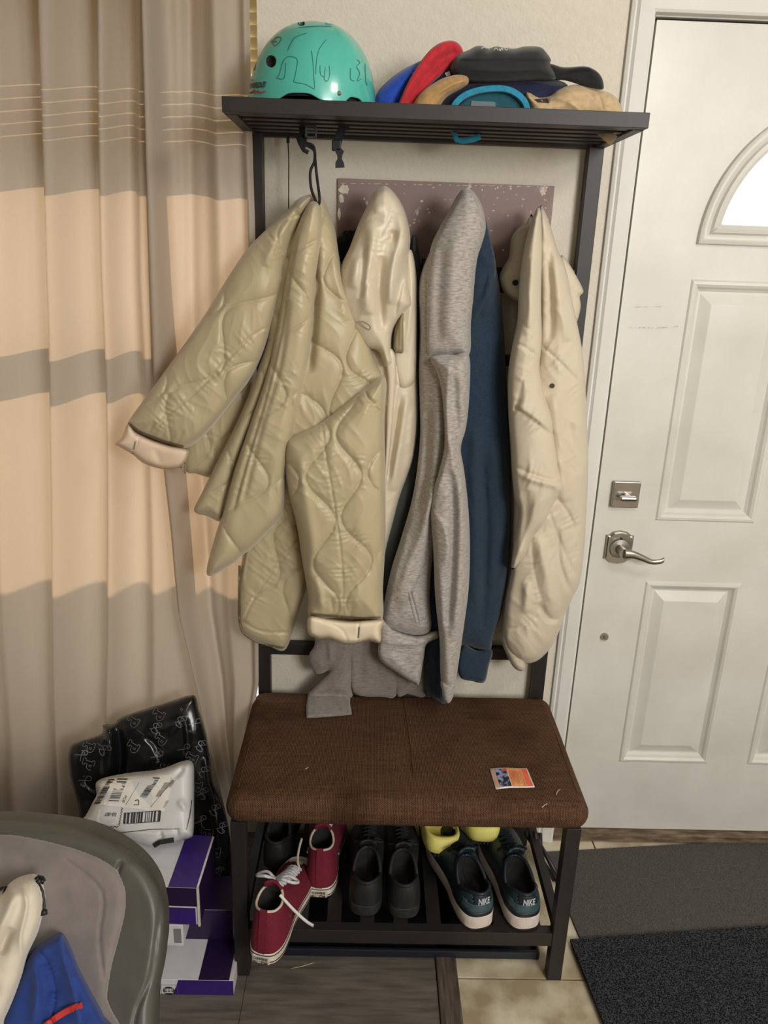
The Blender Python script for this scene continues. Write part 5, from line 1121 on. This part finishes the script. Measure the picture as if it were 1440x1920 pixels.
# black patterned bag
MBB = mat('black_film', (.010, .010, .011), (.007, .007, .008), rough=.22, scale=8, bump=.25, bscale=14, dist=.01, spec=.45)
MBP = mat('grey_film_print', s2l(112, 112, 116), rough=.4)
bag = empty('patterned_mailer_bag', ea(300, 1660, -.24), 'big crinkled black plastic bag with grey outline letters beside the curtain', 'bag')
bp = [(362, 1303), (372, 1328), (384, 1368), (394, 1420), (399, 1462), (412, 1490), (421, 1520), (430, 1560), (433, 1610), (434, 1660), (432, 1684), (380, 1688), (300, 1680), (220, 1640), (160, 1560), (146, 1508), (134, 1470), (128, 1432), (130, 1404), (142, 1392), (190, 1376), (193, 1359), (214, 1357), (226, 1346), (262, 1332), (310, 1318)]
bo = relief('bag_body', bp, lambda x, y: np.interp(y, [1300, 1500, 1600, 1700], [-.135, -.20, -.235, -.262])-.02*np.clip((230-x)/100, 0, 1), .040, MBB, bag, R=40, tb=.02, step=3, nz=(.006, 1), n=3,
            S=[('g', [(200, 1360), (206, 1410), (202, 1460)], 9, .018), ('g', [(222, 1370), (226, 1420), (220, 1480)], 8, -.012), ('g', [(345, 1345), (352, 1390), (346, 1440)], 5, .010), ('g', [(300, 1370), (330, 1360), (318, 1380)], 5, .006), ('g', [(388, 1420), (404, 1520), (412, 1600)], 7, .010), ('e', [(232, 1350), (206, 1370), (150, 1394)], 10, .01), ('g', [(150, 1470), (175, 1490), (200, 1480)], 6, .006), ('g', [(270, 1380), (290, 1395), (300, 1420)], 5, -.005)])
ev = EV[bo.name]; b = MB(); g_ = np.random.RandomState(2)
PS = [(0, 0), (12, 0), (19, 3), (21, 9), (18, 15), (8, 17), (8, 22), (12, 22), (12, 28), (-3, 28), (-3, 22), (1, 22), (1, 6), (-3, 6), (-3, 0)]
SS = [(12, -8), (4, -9), (2, -4), (8, 0), (12, 4), (8, 9), (0, 7)]
bpoly = catmull(bp, True, 3)
def glyph(cx, cy, ang, kind, sc=.8):
    for _ in range(30):
        e_, nr_, _, _, _ = segdist(np.array([[cx, cy]], float), bpoly, True); ok_ = inside(np.array([[cx, cy]], float), bpoly)[0]
        if ok_ and e_[0] > 17*sc+2: break
        cx += (285-cx)*.03; cy += (1480-cy)*.03
    ca, sa = math.cos(ang), math.sin(ang); T_ = lambda pts: [(cx+sc*(x*ca-y*sa), cy+sc*(x*sa+y*ca)) for x, y in pts]
    if kind == 0: decal_line(b, ev, T_(PS+[PS[0]]), .9, curve=False, sub=2); decal_line(b, ev, T_([(9, 6), (13, 6), (13, 11), (9, 11), (9, 6)]), .9, curve=False, sub=1)
    elif kind == 1:
        decal_line(b, ev, T_([(10, -10), (0, -12), (-4, -4), (6, 0), (14, 3), (12, 10), (2, 10), (-4, 5)]), 1.5, sub=3); decal_line(b, ev, T_([(14, 10), (6, -2), (2, -14), (10, -18), (14, -12), (4, -2), (-6, 8)]), 1.1, sub=3)
    else: decal_line(b, ev, T_([(-8, 0), (12, 0)]), .7)
for (x, y, a, k) in ((262, 1352, 2.1, 0), (310, 1340, 2.1, 0), (352, 1320, 2.0, 0), (262, 1400, 2.1, 0), (314, 1386, 2.1, 0), (288, 1364, .6, 1), (334, 1352, .6, 1), (374, 1336, .6, 1), (290, 1418, .6, 1), (340, 1404, .6, 1), (378, 1392, .6, 1), (366, 1366, 2.0, 0), (318, 1430, 2.1, 0), (148, 1414, .8, 1), (178, 1430, 1.9, 0), (172, 1392, 1.9, 0), (192, 1404, .9, 1), (155, 1462, .8, 1), 
                     (384, 1444, .6, 1), (372, 1420, 2.0, 0), (376, 1488, .4, 1), (398, 1518, .5, 1), (372, 1540, .4, 1), (400, 1556, 1.7, 0), (424, 1558, .5, 1), (418, 1596, 1.7, 0), (405, 1636, .4, 1), (424, 1640, 1.7, 0), (410, 1665, .4, 1), (262, 1372, .6, 2), (300, 1405, .6, 2), (168, 1380, .6, 2), (380, 1470, 1.8, 0)): glyph(x, y, a, k)
b.build('letter_pattern', MBP, bag)

# white poly mailer
MPM = mat('white_poly', s2l(216, 216, 214), s2l(208, 209, 210), rough=.32, scale=9, bump=.12, bscale=30, dist=.003)
pm = empty('poly_mailer', ea(290, 1580, -.40), 'white poly mailer parcel with shipping labels lying on the purple cartons', 'parcel')
po = relief('mailer_body', [(180, 1468), (200, 1458), (245, 1450), (285, 1446), (310, 1440), (335, 1430), (352, 1427), (361, 1432), (364, 1445), (364, 1500), (363, 1560), (355, 1572), (330, 1578), (288, 1587), (260, 1580), (225, 1566), (190, 1556), (146, 1547), (160, 1530), (175, 1502), (181, 1490)], lambda x, y: np.interp(y, [1425, 1590], [-.265, -.395]), .052, MPM, pm, R=30, tb=.02, step=2.5, n=4, nz=(.0025, 1),
            S=[('g', [(300, 1560), (306, 1584)], 4, -.006), ('g', [(330, 1552), (334, 1574)], 4, -.005), ('g', [(345, 1440), (325, 1460)], 5, -.006), ('g', [(350, 1520), (335, 1500)], 6, .004), ('e', [(150, 1548), (230, 1556), (300, 1562), (358, 1556)], 6, .004)])
ev = EV[po.name]; b = MB(); b2_ = MB()
decal_quad(b2_, ev, [(193, 1460), (328, 1452), (308, 1522), (176, 1508)], nu=16, nv=10, lift=.0008); decal_quad(b2_, ev, [(186, 1518), (222, 1522), (220, 1548), (180, 1542)], lift=.0008)
lab_ = b2_.build('paper_label', mat('paper', s2l(232, 226, 218), rough=.7), pm)
def bars(p0, p1, up_, ws, n, seed):
    g = np.random.RandomState(seed); p0, p1, up_ = map(np.array, (p0, p1, up_)); x = 0.
    while x < 1:
        w_ = ws*(.4+1.4*g.rand()); m0 = p0+(p1-p0)*x; decal_line(b, ev, [m0, m0+up_], max(.6, w_), sub=4, lift=.0022); x += (w_+ws*(.5+1.2*g.rand()))/np.hypot(*(p1-p0))
bars((204, 1501), (221, 1458), (19, .5), 1.6, 14, 1); bars((176, 1507), (203, 1461), (12, -1), 1.6, 14, 2); bars((262, 1494), (288, 1456), (13, 1), 1.0, 26, 5)
bars((233, 1544), (299, 1540), (2, -20), 2.2, 14, 4); decal_line(b, ev, [(232, 1545), (300, 1540)], 1, sub=12, lift=.0022); decal_line(b, ev, [(235, 1525), (300, 1520)], 1, sub=12, lift=.0022)
decal_line(b, ev, [(222, 1562), (285, 1555), (350, 1554), (356, 1530), (360, 1500)], 1.2, lift=.0018, curve=False, sub=14)
zz = [(228+((i % 2)*2.5)-(i*.45), 1514+i*2.6) for i in range(14)]; decal_line(b, ev, zz, 1.3, curve=False, sub=2, lift=.002); zz = [(222-i*3.4, 1549+(i % 2)*2.4+i*.15) for i in range(12)]; decal_line(b, ev, zz, 1.3, curve=False, sub=2, lift=.002)
for (x, y, n_) in ((322, 1462, 5), (310, 1466, 7), (300, 1480, 6), (312, 1500, 4)):
    for k in range(n_): decal_line(b, ev, [(x+k*1.6, y+1), (x-8+k*1.6, y+14)], .5, lift=.002)
decal_line(b, ev, [(255, 1500), (260, 1500), (260, 1509), (251, 1509), (252, 1501), (256, 1500)], 1.6, curve=False, lift=.002); decal_line(b, ev, [(282, 1514), (325, 1462)], .6, lift=.002); decal_line(b, ev, [(236, 1509), (268, 1455)], .6, lift=.002)
b.build('label_print', mat('label_ink', s2l(44, 44, 46), rough=.6), lab_)
b = MB(); decal_text(b, ev, '333-1877', ((219, 1524), (197, 1523), (218, 1531)), bold=.02, lift=.0022); decal_text(b, ev, 'FROM:', ((228, 1503), (234, 1490), (233, 1505)), lift=.0022); b.build('label_number', mat('label_ink', s2l(44, 44, 46)), lab_)
b = MB(); b.ribbon([P(288, 1586, -.43), P(300, 1579, -.435), P(326, 1575, -.43)], .010, (0, -1, .5), .0015); b.build('adhesive_strip', M_BLACKP, pm)

# ------------------------------------------------------------------ armchair at the near left
MLE = mat('grey_leather', s2l(86, 86, 79), s2l(80, 80, 74), rough=.42, scale=8, bump=.15, bscale=300, dist=.0006)
MSU = mat('taupe_suede', s2l(138, 128, 124), s2l(122, 113, 110), rough=.95, scale=18, detail=8, sheen=.5, bump=.2, bscale=200)
ch = empty('lounge_chair', (-.78, -.85, 0), 'grey lounge chair with leather border and suede pad at the near left', 'armchair')
yc = lambda x, y: -.70-.15*(y-1540)/340
relief('back_border', [(-260, 1600), (-200, 1560), (-80, 1542), (0, 1537), (70, 1541), (150, 1552), (215, 1577), (266, 1613), (298, 1655), (312, 1700), (315, 1750), (310, 1800), (300, 1850), (297, 1900), (294, 1990), (290, 2080), (-240, 2080)], lambda x, y: yc(x, y), .055, MLE, ch, R=34, tb=.05, step=4, n=4, nz=(.0008, 1),
       S=[('c', [(288, 1618), (300, 1655), (301, 1700), (292, 1770), (285, 1820), (275, 1852), (258, 1890), (250, 1925)], 1.8, .003), ('g', [(228, 1615), (218, 1640)], 4, -.004), ('g', [(238, 1612), (262, 1606)], 5, -.003)])
relief('back_pad', [(-220, 1620), (-120, 1575), (0, 1563), (60, 1569), (130, 1586), (180, 1604), (218, 1628), (235, 1660), (238, 1685), (236, 1715), (224, 1765), (211, 1815), (203, 1872), (200, 1960), (-220, 1960)], lambda x, y: yc(x, y)-.046, .020, MSU, ch, R=24, step=3, n=4, tb=.004, nz=(.001, 1), S=[('g', [(120, 1610), (190, 1670), (186, 1760), (196, 1840)], 3, -.003)])
MB().box(-1.15, -.475, -1.30, -.86, .25, .385, 0, .03).build('seat_base', MLE, ch)
V, Fc = rbox(-1.10, -.525, -1.32, -.885, .30, .415, .05, 40); link('seat_pad', V, Fc, MSU, ch)
MB().box(-1.10, -.52, -1.28, -.76, .22, .27, 0, .01).build('seat_rail', MLE, ch)
for (x, y) in ((-1.08, -1.26), (-.54, -1.26), (-1.08, -.80), (-.56, -.80)): MB().tube([(x, y, 0), (x, y, .24)], [.016, .022], 12).build('leg', M_BLACKP, ch, smooth=True)
# clothes thrown over it
cw = empty('cream_garment', ea(20, 1900, -.95), 'cream garment with black cord toggles draped over the grey chair', 'clothing')
yw_ = lambda x, y: yc(x, y)-.075
relief('cloth', [(-120, 1720), (-40, 1690), (0, 1676), (14, 1660), (34, 1649), (58, 1645), (72, 1654), (81, 1674), (82, 1700), (72, 1745), (52, 1790), (42, 1830), (28, 1870), (12, 1906), (-10, 1940), (-140, 1940)], yw_, .055, mat('cream_fleece', s2l(218, 208, 190), s2l(210, 200, 182), rough=.9, scale=30, sheen=.4), cw, R=34, step=3, nz=(.003, 1),
       S=[('e', [(44, 1650), (52, 1700), (40, 1760), (48, 1800)], 10, .008), ('g', [(30, 1670), (10, 1720), (-10, 1760)], 12, .010), ('g', [(20, 1740), (0, 1790)], 8, -.010)])
b = MB(); q0 = lambda x, y: P(x, y, yc(x, y)-.10); b.tube([q0(*q) for q in ((66, 1648), (72, 1643), (80, 1645), (84, 1651), (80, 1656), (72, 1654), (80, 1672), (83, 1700), (82, 1716))], .0022, 8); b.tube([q0(70, 1650), q0(76, 1655)], .005, 8); b.tube([q0(82, 1706), q0(83, 1716)], .005, 8)
b.tube([q0(*q) for q in ((-10, 1676), (4, 1664), (12, 1662), (4, 1680), (-10, 1690))], .002, 8); b.build('cord_toggle', M_BLACKP, cw, smooth=True)
cb = empty('blue_garment', ea(120, 1919, -.95), 'royal blue garment with a red zip strip draped over the grey chair', 'clothing')
yb_ = lambda x, y: yc(x, y)-.055
relief('cloth', [(30, 1840), (60, 1782), (84, 1764), (112, 1748), (124, 1756), (138, 1786), (152, 1820), (176, 1866), (196, 1904), (215, 1960), (-60, 1990), (-10, 1930)], yb_, .045, mat('royal_blue_fleece', s2l(38, 66, 140), s2l(32, 58, 128), rough=.9, scale=50, sheen=.1), cb, R=22, step=2.5, nz=(.0025, 1),
       S=[('e', [(114, 1752), (122, 1800), (140, 1860), (150, 1920)], 12, .008), ('s', [(72, 1778), (92, 1810), (104, 1860), (96, 1925)], 2, .004), ('g', [(60, 1800), (70, 1860), (60, 1920)], 9, .006)])
ev = EV[cb.children[0].name]; b = MB(); c = catmull([(84, 1924), (105, 1908), (128, 1894), (154, 1884)], False, 6); w_ = ev(c[:, 0], c[:, 1], .003); b.ribbon(list(w_), .0085, (0, -1, .4), .004); b.build('zip_strip', mat('red_rubber', s2l(206, 62, 56), rough=.5), cb)
